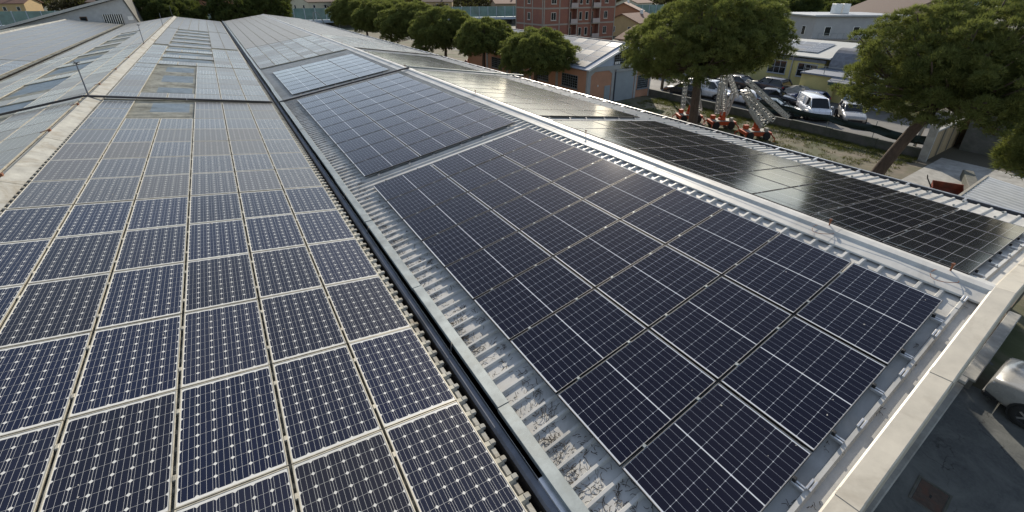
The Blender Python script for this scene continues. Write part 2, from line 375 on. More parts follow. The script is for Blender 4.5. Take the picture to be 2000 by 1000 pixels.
for i in (0, 4): b.f += [(i, i + 1, i + 5, i + 4), (i + 3, i + 7, i + 6, i + 2), (i, i + 4, i + 7, i + 3)]; b.m += [0] * 3
child(b, 'soffit', M['conc_dark'], hallR)
# capping strip on the last rib with small clips
for sx0, sx1 in ((2.3, 8.33), (9.16, 15.9)):
    b = MB()
    for x in (sx0, sx1):
        z = zR(x, D); b.v += [(x, 0.705, z + 0.005), (x, 0.715, z + 0.052), (x, 0.757, z + 0.052), (x, 0.767, z + 0.005)]
    b.f += [(0, 1, 5, 4), (1, 2, 6, 5), (2, 3, 7, 6), (0, 4, 7, 3), (0, 3, 2, 1), (4, 5, 6, 7)]; b.m += [0] * 6
    child(b, 'capping_strip', M['sheet'], hallR)
for x in (3.15, 4.2, 5.27, 6.33, 7.3, 8.28, 10.2, 11.3, 12.4, 13.5):
    z = zR(x, D) + 0.054
    o = MB().cbox(-0.075, 0.075, -0.028, -0.006, 0, 0.028, 0.004).cbox(-0.075, 0.075, 0.006, 0.028, 0, 0.028, 0.004).build('strip_clip', M['alu'], hallR)
    o.location = (x - 8.75, 0.735 - 50, z); o.rotation_euler[1] = -S if x < 8.75 else S
# rib end caps under the ridge, west side, and bolts over the east strip
rc = MB().cbox(-0.15, 0.12, -0.022, 0.022, 0.0, 0.018, 0.004, 0).mesh('rib_clip', [M['sheet']])
bo = MB().cbox(-0.04, 0.04, -0.02, 0.02, 0.0, 0.035, 0.006).mesh('roof_bolt', [M['galv']])
for k in range(110):
    y = 0.735 + 0.25 * k
    x = 8.16; o = link('rib_clip', rc, hallR, (x - 8.75, y - 50, zR(x, D) + 0.042)); o.rotation_euler[1] = -S
    if k % 3 == 0:
        for x in (14.75, 15.7):
            o = link('roof_bolt', bo, hallR, (x - 8.75, y - 50, zR(x, D) + 0.042)); o.rotation_euler[1] = S
# old corrugated sheets of the left and third halls
child(ribbed(-4.9, zL(-4.9, D2), 1.78, zL(1.78, D2), 0.3, Y1, 0.25, 0.05, 0.12, 0.06, 0.45), 'roof_slope', M['sheet_old'], hallL)
child(ribbed(-11.55, zL(-11.55, D2), -4.9, zL(-4.9, D2), 0.3, Y1, 0.25, 0.05, 0.12, 0.06, 0.45), 'roof_slope', M['sheet_old'], hallL)
child(ribbed(-18.3, z3(-18.3, D2), -11.85, z3(-11.85, D2), 0.3, Y1, 0.25, 0.05, 0.12, 0.06, 0.45), 'roof_slope', M['sheet_old'], hall3)
child(ribbed(-25.3, z3(-25.3, D2), -18.3, z3(-18.3, D2), 0.3, Y1, 0.25, 0.05, 0.12, 0.06, 0.45), 'roof_slope', M['sheet_old'], hall3)
# lower lip of the left roof: pale rib ends standing over the gutter
lip = MB().cbox(-0.07, 0.0, -0.07, 0.07, -0.045, 0.012, 0.008).mesh('sheet_lip', [M['cement']])
lip2 = MB().cbox(-0.05, 0.03, -0.035, 0.035, 0.0, 0.05, 0.01).mesh('rib_end', [M['cement']])
for k in range(160):
    y = 0.45 + 0.25 * k
    o = link('sheet_lip', lip, hallL, (1.79 + 4.9, y + 0.125 - 50, zL(1.79, D2) + 0.006)); o.rotation_euler = (0, S, 0.0)
    o = link('rib_end', lip2, hallL, (1.79 + 4.9, y - 50, zL(1.79, D2) + 0.006)); o.rotation_euler = (0, S, 0.0)
child(MB().box(1.66, 1.77, 40.4, Y1, zL(1.77, D2) - 0.03, zL(1.77, D2) + 0.055), 'sheet_edge', M['cement'], hallL)
# ridge cap of the left hall, in 1.9 m fibre-cement lengths with scalloped east edge
zl = zL(-4.9, D2)
for k in range(51):
    ya = 0.4 + 1.92 * k; e = 0.006 * (k % 2)
    pr = [(-5.03, zL(-5.03, D2) + 0.055), (-4.97, zl + 0.05), (-4.80, zl + 0.165), (-4.765, zl + 0.185), (-4.72, zl + 0.165), (-4.40, zL(-4.40, D2) + 0.085)]
    child(MB().prism([(x, z + e) for x, z in pr] + [(x, z + e - 0.012) for x, z in reversed(pr)], 'y', ya, ya + 1.935), 'ridge_tile', M['cement'], hallL)
sc = MB().lathe([(0.062, -0.05), (0.062, 0.03), (0.04, 0.05)], (0, 0, 0), 'x', 10).mesh('ridge_scallop', [M['cement']], True)
for k in range(200):
    o = link('ridge_scallop', sc, hallL, (-4.40 + 4.9, 0.45 + 0.25 * k - 50, zL(-4.40, D2) + 0.028)); o.rotation_euler[1] = S
for k in range(49):
    pr = [(-18.55, z3(-18.55, D2) + 0.06), (-18.3, z3(-18.3, D2) + 0.16), (-18.05, z3(-18.05, D2) + 0.06)]
    child(MB().prism(pr, 'y', 0.4 + 2 * k, 2.39 + 2 * k), 'ridge_tile', M['cement'], hall3)
# valley gutters
child(MB().prism([(1.60, 5.30), (1.60, 5.12), (1.905, 5.12), (1.905, 5.36), (1.885, 5.36), (1.885, 5.14), (1.62, 5.14), (1.62, 5.30)], 'y', 0.4, Y1), 'valley_gutter', M['gutter'], hallL)
child(MB().prism([(1.886, 5.37), (1.906, 5.37), (1.92, 5.40), (2.06, 5.415), (2.06, 5.43), (1.91, 5.415)], 'y', 0.4, Y1), 'flashing', M['flash'], hallR)
child(MB().prism([(-11.9, 5.30), (-11.9, 5.12), (-11.5, 5.12), (-11.5, 5.30), (-11.48, 5.30), (-11.48, 5.10), (-11.92, 5.10), (-11.92, 5.30)], 'y', 0.4, Y1), 'valley_gutter', M['gutter'], hallL)
# leaf litter and stones in the near gutter
rg = np.random.default_rng(5); b = MB()
for k in range(700):
    x, y = 1.63 + 0.24 * rg.random(), 1.5 + 30 * rg.random() ** 1.6; a = rg.random() * 6.3; r_ = 0.01 + 0.035 * rg.random() ** 2
    p = [(x + r_ * math.cos(a + q), y + 1.6 * r_ * math.sin(a + q), 5.145 + 0.012 * rg.random()) for q in (0, 1.9, 4.1)]
    b.add(p + [(x, y, 5.15 + r_ * 0.7)], [(0, 1, 3), (1, 2, 3), (2, 0, 3)])
tag(b.build('gutter_litter', plain('gutter_litter', (0.10, 0.085, 0.07), 0.9, 0, 0.6, 20)), 'dark leaf litter and grit lying in the valley gutter', 'litter', kind='stuff')

# skylights let into the left hall's slopes
def skylight(x0, x1, ya, yb, d=0.006):
    b = MB(); prof = [(ya, 0.0)]; y = 0.45 + 0.25 * math.ceil((ya + 0.07 - 0.45) / 0.25)
    while y < yb - 0.07: prof += [(y - .06, 0.0), (y - .03, 0.05), (y + .03, 0.05), (y + .06, 0.0)]; y += 0.25
    prof.append((yb, 0.0)); n = len(prof) - 1
    for y, e in prof: b.v += [(x0, y, zL(x0, D2 + d) + e), (x1, y, zL(x1, D2 + d) + e)]
    for i in range(n): b.f.append((2 * i, 2 * i + 1, 2 * i + 3, 2 * i + 2)); b.m.append(0)
    child(b, 'skylight_sheet', M['sky_sheet'], hallL)
skylight(-2.75, -1.5, 21.9, 23.9)
for a, c in ((26.3, 28.0), (29.4, 31.8), (33.2, 35.3)): skylight(-2.8, -1.45, a, c)
STR = [36.2, 40.0, 44.0, 48.2, 52.3, 56.5, 60.7, 64.9, 69.2]
for y in STR[:-1]: skylight(-3.2, -0.45, y + 1.9, y + 3.7)
for a, c in ((15.0, 18.5), (19.5, 23.4), (25.0, 29.0), (30.5, 34.6), (37.5, 40.6), (42.6, 45.6), (48.5, 51.5), (54.5, 57.4), (60.5, 63.5), (66.5, 69)): skylight(-8.85, -7.0, a, c)

# ------------------------------------------------------------ solar panels
def old_panel_meshes(pre):
    W_, L_ = 0.984, 1.658; fr = 0.016; b = MB()
    b.quad((fr, fr, -0.004), (W_ - fr, fr, -0.004), (W_ - fr, L_ - fr, -0.004), (fr, L_ - fr, -0.004), 0)
    cw = 0.1565; c = 0.1530 / 2; ch = 0.019; ox = (W_ - 6 * cw) / 2; oy = (L_ - 10 * cw) / 2
    for i in range(6):
        for j in range(10):
            x, y = ox + (i + .5) * cw, oy + (j + .5) * cw
            p = [(-c + ch, -c), (c - ch, -c), (c, -c + ch), (c, c - ch), (c - ch, c), (-c + ch, c), (-c, c - ch), (-c, -c + ch)]
            b.add([(x + q[0], y + q[1], -0.0032) for q in p], [tuple(range(8))], 1)
        for t in (-0.052, 0.0, 0.052):
            x = ox + (i + .5) * cw + t
            b.quad((x - .0011, oy, -0.0027), (x + .0011, oy, -0.0027), (x + .0011, L_ - oy, -0.0027), (x - .0011, L_ - oy, -0.0027), 2)
    p = b.mesh('solar_panel', [M[pre + '_back'], M[pre + '_cell'], M['old_bus']])
    f = MB()
    for x0, x1, y0, y1 in ((0, fr, 0, L_), (W_ - fr, W_, 0, L_), (fr, W_ - fr, 0, fr), (fr, W_ - fr, L_ - fr, L_)): f.cbox(x0, x1, y0, y1, -0.042, 0.001, 0.0025)
    return p, f.mesh('panel_frame', [M['old_frame']])
def new_panel_meshes(pre):
    L_, W_ = 1.726, 1.122; fr = 0.008; b = MB()
    b.quad((fr, fr, -0.004), (L_ - fr, fr, -0.004), (L_ - fr, W_ - fr, -0.004), (fr, W_ - fr, -0.004), 0)
    pv = 0.1835; hv = 0.1803 / 2; pu = 0.0922; hu = 0.0893 / 2; oy = (W_ - 6 * pv) / 2; mid = 0.013
    ou = (L_ - 18 * pu - mid) / 2; c = 0.006
    for i in range(18):
        x = ou + (i + .5) * pu + (mid if i >= 9 else 0)
        for j in range(6):
            y = oy + (j + .5) * pv
            p = [(-hu + c, -hv), (hu - c, -hv), (hu, -hv + c), (hu, hv - c), (hu - c, hv), (-hu + c, hv), (-hu, hv - c), (-hu, -hv + c)]
            b.add([(x + q[0], y + q[1], -0.0032) for q in p], [tuple(range(8))], 1)
    p = b.mesh('solar_panel', [M[pre + '_back'], M[pre + '_cell']])
    f = MB()
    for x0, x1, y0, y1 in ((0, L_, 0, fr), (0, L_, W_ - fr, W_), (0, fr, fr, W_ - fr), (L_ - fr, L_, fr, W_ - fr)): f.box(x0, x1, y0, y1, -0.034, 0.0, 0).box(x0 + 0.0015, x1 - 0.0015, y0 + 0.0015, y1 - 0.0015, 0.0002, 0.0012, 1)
    return p, f.mesh('panel_frame', [M['frame_side_shade'], M['frame_top']])
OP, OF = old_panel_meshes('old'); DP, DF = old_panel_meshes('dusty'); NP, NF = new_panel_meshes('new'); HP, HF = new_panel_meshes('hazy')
rng = random.Random(4)
def array(label, origin, theta, du, dv, cells, new, group):
    root = empty('solar_array', origin); root.rotation_euler = (0, theta, 0)
    tag(root, label, 'solar array', group)
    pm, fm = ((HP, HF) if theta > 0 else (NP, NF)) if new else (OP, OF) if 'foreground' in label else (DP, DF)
    for (u, v) in cells:
        o = link('solar_panel', pm, root, (u, v, rng.uniform(-0.002, 0.002)))
        o.rotation_euler = (rng.gauss(0, 0.0016), rng.gauss(0, 0.0016), 0)
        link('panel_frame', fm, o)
    return root
def rail_ends(root, us, v, s):
    b = MB()
    for y0, y1 in ((-0.028, -0.008), (0.008, 0.028)): b.cbox(y0, y1, min(0, s * 0.13), max(0, s * 0.13), 0.0, 0.03, 0.004)
    b.box(-0.028, 0.028, min(0, s * 0.13), max(0, s * 0.13), -0.012, 0.001)
    me = b.mesh('rail_end', [M['alu']]); k = MB().cbox(-0.02, 0.02, -0.018, 0.018, 0.0, 0.055, 0.004).mesh('end_clamp', [M['black']])
    for u in us:
        o = link('rail_end', me, root, (u, v, -0.078)); link('end_clamp', k, o, (0, s * 0.022, 0.03))
def mid_clamps(root, us, vs):
    k = MB().cbox(-0.022, 0.022, -0.019, 0.019, -0.03, 0.005, 0.003).mesh('mid_clamp', [M['galv']])
    for u in us:
        for v in vs: link('mid_clamp', k, root, (u, v, 0.0))
def back_edge(root, u0, u1, v0, v1):     # dark underside rails and wiring along the edges
    pass
DU, DV = 1.7641, 1.155
US = [i * DU + t for i in range(3) for t in (0.38, 1.34)]
G1 = 'newer dark solar arrays on the right hall'
def new_array(label, x0, y0, rows, side):
    z = zR(x0); th = -S if side == 'W' else S
    a = array(label, (x0, y0, z), th, DU, DV, [(i * DU, j * DV) for j in range(rows) for i in range(3)], True, G1)
    rail_ends(a, US, -0.004, -1); rail_ends(a, US, rows * DV - 0.03, 1)
    mid_clamps(a, US, [j * DV - 0.0165 for j in range(1, rows)])
    return a
new_array('big dark solar array nearest the pale parapet, between gutter and ridge', 2.77, 0.889, 9, 'W')
new_array('second dark solar array from the parapet, between gutter and ridge, before the crossing conduit', 2.77, 12.05, 10, 'W')
new_array('small pale-reflecting solar array just past the crossing conduit, left of the ridge', 2.77, 25.0, 7, 'W')
new_array('black solar array beyond the ridge, nearest the parapet and mirroring the pines', 8.93, 0.87, 9, 'E')
new_array('second glossy solar array beyond the ridge, reflecting cream-coloured sky', 8.93, 12.0, 10, 'E')
new_array('third solar array beyond the ridge, just past the crossing conduit', 8.93, 25.4, 7, 'E')

DO, VO = 1.0137, 1.67
YS = 49.2                                # beyond this the panels are under ten pixels: joined
def far_panels(root, cells):
    b = MB(); fr = 0.014; W_, L_ = 0.978, 1.655
    for u, v in cells:
        e = rng.uniform(-0.003, 0.003)
        b.quad((u + fr, v + fr, e - .003), (u + W_ - fr, v + fr, e - .003), (u + W_ - fr, v + L_ - fr, e - .003), (u + fr, v + L_ - fr, e - .003), 0)
        for x0, x1, y0, y1 in ((0, fr, 0, L_), (W_ - fr, W_, 0, L_), (fr, W_ - fr, 0, fr), (fr, W_ - fr, L_ - fr, L_)): b.box(u + x0, u + x1, v + y0, v + y1, -0.042, e + 0.0, 1)
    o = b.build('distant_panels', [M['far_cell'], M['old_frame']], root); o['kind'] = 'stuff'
G2 = 'older solar arrays'
def cells(rows, cols, skip=(), v0=0.0): return [(i * DO, v0 + j * VO) for j in range(rows) for i in cols if (i, j) not in skip]
C6 = range(6)
xl = -4.312; zl0 = zL(xl)
a = array('old solar array filling the near left foreground with cream frames and white diamonds', (xl, 12.268 - 7 * VO, zl0), S, DO, VO, cells(7, C6), False, G2)
def clips(root, rows, gaps):
    k = MB().cbox(-0.016, 0.016, -0.035, 0.035, -0.03, 0.006, 0.004).mesh('frame_clamp', [M['old_frame']])
    for i in gaps:
        for j in range(rows):
            for t in (0.36, 1.28): link('frame_clamp', k, root, (i * DO - 0.0118, j * VO + t, 0.0))
clips(a, 7, range(1, 6))
a = array('old solar array on the left hall, second from the camera, ending at the dark conduit', (xl, 12.295, zl0), S, DO, VO, cells(7, C6, {(1, 5), (2, 5), (1, 6), (2, 6)}), False, G2)
clips(a, 4, range(1, 6))
array('greyish solar array just past the conduit on the left hall, around a wide skylight', (xl, 24.27, zl0), S, DO, VO, cells(7, C6, {(i, j) for i in (1, 2) for j in range(1, 7)}), False, G2)
array('hazy solar array on the left hall beside the first striped skylights', (xl, 36.2, zl0), S, DO, VO, cells(7, (0, 4, 5)), False, G2)
for k, y in enumerate(STR[:3]):
    array(('nearest', 'second', 'third')[k] + ' short strip of three panels between skylights on the left hall', (xl + DO * CS, y, zL(xl + DO * CS)), S, DO, VO, cells(1, (0, 1, 2)), False, G2)
a = array('distant dark solar panels covering the far end of the left hall', (xl, YS, zl0), S, DO, VO, [], False, G2)
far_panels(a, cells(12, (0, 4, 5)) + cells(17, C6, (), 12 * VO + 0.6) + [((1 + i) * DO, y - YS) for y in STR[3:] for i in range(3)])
# right hall, old panels beyond the new ones
a = array('hazy grey old solar array on the right hall past the small pale array', (2.28, 35.65, zR(2.28)), -S, DO, VO, cells(8, C6), False, G2)
a = array('distant solar panels covering the far left slope of the right hall', (2.28, 49.2, zR(2.28)), -S, DO, VO, [], False, G2)
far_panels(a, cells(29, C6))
a = array('tan-reflecting old solar array beyond the ridge, past the third glossy array', (8.95, 36.3, zR(8.95)), S, DO, VO, cells(8, C6), False, G2)
a = array('distant brownish solar panels on the far slope beyond the ridge', (8.95, 49.8, zR(8.95)), S, DO, VO, [], False, G2)
far_panels(a, cells(29, C6))
# left hall, west slope and third hall
xw = -5.02 - 6 * DO * CS
a = array('old grey solar array on the left hall, west of its white ridge', (xw, 7.3, zL(xw)), -S, DO, VO, cells(25, C6, {(i, j) for i in (2, 3) for j in range(25) if j % 4 != 0}), False, G2)
a = array('distant solar panels on the left hall, west of its ridge', (xw, 49.3, zL(xw)), -S, DO, VO, [], False, G2)
far_panels(a, cells(29, C6, {(i, j) for i in (2, 3) for j in range(13) if j % 4 != 3}))
a = array('silvery hazy solar array on the third hall at the far left', (-18.0, 24.0, z3(-18.0)), S, DO, VO, cells(15, C6), False, G2)
a = array('distant silvery solar panels on the third hall below the white gable', (-18.0, 49.3, z3(-18.0)), S, DO, VO, [], False, G2)
far_panels(a, cells(29, C6))

# ------------------------------------------------------------ trays, conduits, rods and litter on the roofs
t = tag(empty('cable_tray', (2.12, 50, 5.4)), 'long galvanised cable tray with lid along the valley beside the dark gutter', 'cable tray')
rr = random.Random(9)
for k in range(33):
    ya = 0.5 + 3 * k; e = rr.uniform(-0.006, 0.006); dx = rr.uniform(-0.012, 0.012)
    b = MB().cbox(2.045 + dx - 2.12, 2.215 + dx - 2.12, ya - 50, ya + 2.992 - 50, 0.045 + e, 0.125 + e, 0.006)
    b.build('tray_lid', M['galv'], t)
    for q in (0.5, 2.0):
        MB().cbox(-0.14, -0.06, ya + q - 50, ya + q + 0.03, 0.02, 0.06, 0.004).build('tray_bracket', M['alu'], t)
def conduit(label, pts, w_, h_, extra=0.0):
    root = tag(empty('cable_conduit', pts[0]), label, 'conduit'); b0 = Vector(pts[0])
    for p, q in zip(pts[:-1], pts[1:]):
        p, q = Vector(p), Vector(q); n = max(1, int((q - p).length / 3))
        for i in range(n):
            a_ = p + (q - p) * (i / n); c_ = p + (q - p) * ((i + 0.995) / n)
            MB().bar(a_ - b0, c_ - b0, w_, h_).build('conduit_length', [plain('conduit', (0.035, 0.03, 0.032), 0.5)] if not extra else M['galv'], root)
conduit('dark cable conduit crossing the left hall roof at right angles to its ridge', [(-11.3, 24.1, zL(-11.3) + 0.05), (-4.9, 24.12, zL(-4.9) + 0.11), (1.75, 24.12, zL(1.75) + 0.05)], 0.10, 0.08)
conduit('dark cable conduit climbing the right hall from the gutter to its ridge', [(2.0, 24.05, zR(2.0) + 0.0), (8.75, 23.95, zR(8.75) + 0.05)], 0.09, 0.08)
conduit('pale cable conduit running down from the right hall ridge past the eave', [(8.75, 24.3, zR(8.75) + 0.05), (16.6, 24.2, zR(16.6) + 0.06)], 0.13, 0.09, 1)
conduit('thin dark conduit with brackets crossing beyond the ridge past the third array', [(8.9, 34.9, zR(8.9) + 0.03), (15.9, 35.3, zR(15.9) + 0.03)], 0.06, 0.06)
# lightning conductor along the right ridge
lc = tag(empty('lightning_wire', (8.75, 50, zr)), 'thin lightning wire on small rusty posts along the right hall ridge', 'wire')
pts = []
PY = [1.05, 2.75, 9.4, 16.3, 24.6, 31.5, 39, 47, 56, 66, 78, 90]
for i, y in enumerate(PY):
    MB().tube([(0, y - 50, 0.11), (0, y - 50, 0.24)], 0.012, 6).cbox(-0.03, 0.03, y - 50.02, y - 49.98, 0.22, 0.25, 0.005).build('wire_post', M['rust'], lc)
    pts += [(0, y - 50, 0.252)]
    if i + 1 < len(PY): pts.append((0, (y + PY[i + 1]) / 2 - 50, 0.215))
MB().tube(pts, 0.004, 5).build('wire', M['galv'], lc)
for y in (1.05, 2.75):
    MB().tube([(-0.03 + 0.20 * math.sin(a) - 0.18, y - 50 + 0.16 * math.cos(a), 0.062 + 0.02 * math.sin(2 * a) + 0.02) for a in np.linspace(0, 6.0, 16)], 0.005, 5).build('wire_loop', M['rust'], lc)
# lightning rods on the left ridge
for lab, y, h, br in (('thin dark lightning rod with crossed clamp on the left ridge, nearest the conduit', 24.7, 1.36, 1), ('second thin lightning rod on the left hall ridge', 47.9, 1.5, 1), ('third thin lightning rod on the left hall ridge', 71.5, 1.5, 0), ('last thin lightning rod at the far end of the left hall ridge', 95.5, 1.8, 0)):
    root = tag(empty('lightning_rod', (-4.85, y, zl + 0.12)), lab, 'lightning rod', 'lightning rods on the left ridge')
    MB().tube([(0, 0, 0), (0, 0, h * .6), (0, 0, h)], [0.03, 0.024, 0.018], 6).build('rod', M['flash'], root)
    MB().cbox(-0.09, 0.09, -0.09, 0.09, -0.03, 0.03, 0.01).build('rod_base', M['rust'], root)
    if br: MB().bar((-0.1, 0, h - 0.08), (0.12, 0.02, h - 0.02), 0.03).bar((-0.06, 0.05, h), (0.08, -0.05, h - 0.12), 0.03).build('rod_clamp', M['black'], root)
# small rusty saddles with a wire along the left ridge
for k, y in enumerate((14.2, 18.4, 22.4, 27.0, 32.0, 37.5)):
    o = MB().cbox(-0.03, 0.03, -0.05, 0.05, 0, 0.10, 0.008).bar((0, 0, 0.09), (-0.18, -0.15, 0.05), 0.02).build('wire_saddle', M['rust']); o.location = (-4.78, y, zl + 0.155)
    tag(o, ('nearest', 'second', 'third', 'fourth', 'fifth', 'sixth')[k] + ' small rusty wire saddle on the pale left hall ridge', 'saddle', 'wire saddles on the left ridge')
# black cable loops over the gutter
for k, (y, lab) in enumerate(((4.75, 'black cable looping out of the gutter over the tray, nearest the camera'), (9.1, 'black cable hanging in the gutter below the stepped tray joint'), (11.2, 'black cable loop in the gutter, farthest of the three'))):
    p = [(1.70, y, 5.30), (1.80, y - 0.02, 5.26), (1.92, y - 0.03, 5.33), (2.0, y + 0.04, 5.47), (2.05, y + 0.12, 5.54)]
    tag(MB().tube(p, 0.013, 6).build('black_cable', M['black'], None, True), lab, 'cable', 'black cables at the gutter')
# dry pine twigs and needles on the strip beside the tray, and a few by the parapet
rg = np.random.default_rng(11); b = MB()
def twig(x, y, L_, a, zf):
    r_ = 0.0022 + 0.002 * rg.random(); n = 4; pts = []
    for i in range(n):
        pts.append((x, y, zf(x) + 0.012 + 0.02 * rg.random())); x += L_ / n * math.cos(a); y += L_ / n * math.sin(a); a += rg.normal() * 0.5
    for p, q in zip(pts[:-1], pts[1:]):
        d = Vector(q) - Vector(p); s_ = d.cross(Vector((0, 0, 1))).normalized() * r_
        b.add([Vector(p) - s_, Vector(p) + s_, Vector(q) + s_, Vector(q) - s_, (Vector(p) + Vector(q)) / 2 + Vector((0, 0, r_ * 2))], [(0, 1, 4), (1, 2, 4), (2, 3, 4), (3, 0, 4)])
zf = lambda x: zR(x, D)
for k in range(560):
    cx_, cy_ = 2.24 + 0.5 * rg.random() ** 1.4, 1.0 + 23 * rg.random() ** 1.35
    for q in range(int(2 + 7 * rg.random() ** 2)):
        twig(cx_ + rg.normal() * 0.05, cy_ + rg.normal() * 0.06, 0.04 + 0.14 * rg.random(), rg.random() * 6.3, zf)
for k in range(9):
    cx_, cy_ = 3.5 + 5 * rg.random(), 0.62 + 0.24 * rg.random()
    for q in range(5): twig(cx_ + rg.normal() * 0.04, cy_ + rg.normal() * 0.015, 0.03 + 0.06 * rg.random(), rg.random() * 6.3, zf)
tag(b.build('fallen_twigs', plain('twig', (0.045, 0.032, 0.022), 0.9), fix=False), 'dry pine twigs scattered on the white sheet beside the cable tray', 'twigs', kind='stuff')

rg = np.random.default_rng(31); b = MB()
for k in range(70):
    u, v = 5.2 * rg.random(), 0.1 + 22 * rg.random() ** 1.5; x = 2.77 + u * CS; y = 0.889 + v; r_ = 0.004 + 0.011 * rg.random() ** 3
    b.add([(x + r_ * math.cos(a) * (0.7 + 0.6 * rg.random()), y + r_ * math.sin(a) * (0.7 + 0.6 * rg.random()), zR(x) + r_ * math.cos(a) * TS + 0.0035) for a in np.linspace(0, 5.5, 8)] , [tuple(range(8))])
for k in range(60):
    u, v = 6.0 * rg.random(), 20 * rg.random(); x = -4.31 + u * CS; y = 1.5 + v; r_ = 0.005 + 0.012 * rg.random() ** 3
    b.add([(x + r_ * math.cos(a) * (0.7 + 0.6 * rg.random()), y + r_ * math.sin(a) * (0.7 + 0.6 * rg.random()), zL(x) - r_ * math.cos(a) * TS + 0.0035) for a in np.linspace(0, 5.5, 8)] , [tuple(range(8))])
tag(b.build('bird_droppings', plain('droppings', (0.42, 0.40, 0.36), 0.8, 0, 0.3, 30), fix=False), 'small pale bird droppings and specks on the near panels', 'droppings', kind='stuff')

# ------------------------------------------------------------ vegetation
def tuft_mesh(name, centers, radii, ntuft, seed, nl=0.30, nw=0.035, k=5, flat=0.75, mat='needle', parent=None, core=True):
    """cushions of needle tufts: every needle is its own little triangle"""
    rg = np.random.default_rng(seed); V = []
    for c, r in zip(centers, radii):
        n = max(6, int(ntuft * (r ** 2)))
        d = rg.normal(size=(n, 3)); d /= np.linalg.norm(d, axis=1)[:, None]
        d[:, 2] = np.where(d[:, 2] < -0.35, -d[:, 2], d[:, 2])
        rad = r * (0.62 + 0.42 * rg.random(n) ** 0.6)
        p = np.asarray(c) + d * rad[:, None] * np.array([1, 1, flat])
        for _ in range(k):
            q = d * 0.8 + rg.normal(size=(n, 3)) * 0.55 + np.array([0, 0, 0.45]); q /= np.linalg.norm(q, axis=1)[:, None]
            s_ = np.cross(q, rg.normal(size=(n, 3))); s_ /= np.linalg.norm(s_, axis=1)[:, None]
            ln = nl * (0.6 + 0.7 * rg.random(n))[:, None]
            V.append(np.stack([p - s_ * nw, p + s_ * nw, p + q * ln], 1))
    V = np.concatenate(V).reshape(-1, 3).astype(np.float32); nf = len(V) // 3
    me = bpy.data.meshes.new(name); me.vertices.add(len(V)); me.vertices.foreach_set('co', V.ravel())
    me.loops.add(nf * 3); me.loops.foreach_set('vertex_index', np.arange(nf * 3, dtype=np.int32))
    me.polygons.add(nf); me.polygons.foreach_set('loop_start', np.arange(0, nf * 3, 3, dtype=np.int32)); me.polygons.foreach_set('loop_total', np.full(nf, 3, dtype=np.int32))
    me.materials.append(M[mat]); me.update(calc_edges=True); me.validate()
    return link(name, me, parent)

def pine(label, base, cc, rx, ry, rz, seed, nclump=85, dens=330, tr=0.3, nl=0.30, nw=0.03, mat='needle', cat='tree', group=None, name='pine_tree', low=-0.35, tilt=0.0):
    rg = np.random.default_rng(seed); root = tag(empty(name, base), label, cat, group); B = np.array(base); C = np.array(cc) - B
    cen, rad = [], []; ph0 = rg.random() * 6.3; rm_ = (rx + ry) / 2; ks = math.sqrt(85.0 / nclump)
    for i in range(nclump):                              # cushions over an uneven dome, evenly spread then jittered
        t = (i + .5) / nclump; zc = 1 - t * (1 - low); a = ph0 + i * 2.39996 + rg.normal() * 0.10
        h = math.sqrt(max(0.0, 1 - zc * zc)); lob = 0.07 * math.sin(3 * a + seed) + 0.05 * math.sin(5 * a - 2.0 * zc * 3 + seed * 1.7) + 0.04 * math.sin(9 * zc + 2 * a)
        k = 0.80 + 0.22 * rg.random() + lob * (0.4 + h)
        cen.append(C + k * np.array([rx * h * math.cos(a), ry * h * math.sin(a), rz * zc])); rad.append(ks * (0.155 + 0.10 * rg.random()) * rm_)
    for i in range(max(14, nclump // 6)):                # inner cushions so that the crown is not hollow
        d = rg.normal(size=3); d /= np.linalg.norm(d); k = 0.40 + 0.22 * rg.random()
        cen.append(C + k * d * np.array([rx, ry, rz * 0.75])); rad.append(0.24 * rm_)
    for c_ in cen: c_[2] += tilt * (C[1] - c_[1])
    tuft_mesh('crown', cen, rad, dens, seed, nl, nw, 5, 0.72, mat, root)
    top = C + np.array([0, 0, -rz * 0.15]); b = MB(); n = 9; pts = []; ra = []
    for i in range(n):
        t = i / (n - 1); w_ = 0.12 * math.sin(3.1 * t + seed)
        pts.append((top[0] * t ** 1.3 + w_, top[1] * t ** 1.3 + 0.6 * w_ * t, -0.1 + (top[2] + 0.1) * t)); ra.append(tr * (1.25 - 0.25 * min(1, t * 8)) * (1 - 0.45 * t))
    b.tube(pts, ra, 12); o = b.build('trunk', M['wood'], root, True)
    b = MB()
    for i in range(0, len(cen), 3):
        p0 = np.array(pts[int(n * (0.80 + 0.19 * rg.random()))]); p1 = np.array(cen[i]); md = (p0 + p1) / 2 + np.array([0, 0, -0.12 * np.linalg.norm(p1 - p0)]); r0 = tr * (0.22 + 0.12 * rg.random())
        b.tube([p0, md, p1], [r0, r0 * 0.65, r0 * 0.25], 6)
    b.build('limbs', M['wood'], root, True)
    return root
GP = 'umbrella pines in a row behind the right hall'
pine('large umbrella pine in the middle, standing among the orange ladder lifts', (26.9, 18.0, 0), (27.0, 18.5, 7.2), 4.6, 4.95, 3.0, 3, 340, 520, 0.36, 0.20, 0.017, group=GP, low=-0.72, tilt=0.17)
pine('nearest umbrella pine at the right with bare leaning trunk and lit yellow-green edge', (26.6, 7.55, 0), (27.3, 5.75, 7.2), 3.8, 3.65, 3.0, 8, 340, 760, 0.33, 0.18, 0.014, group=GP, low=-0.74)
pine('low dark pine branches hanging in from the right edge above the white shed', (29.8, 0.6, 0), (29.5, 1.6, 3.9), 2.2, 2.2, 1.4, 12, 60, 420, 0.2, 0.30, 0.022, group=GP, low=-0.7)
pine('small round pine standing before the solar roof of the orange brick workshop', (27, 37.0, 0), (27, 37.0, 4.4), 3.5, 3.8, 2.3, 21, 190, 420, 0.26, 0.24, 0.026, group=GP, low=-0.6)
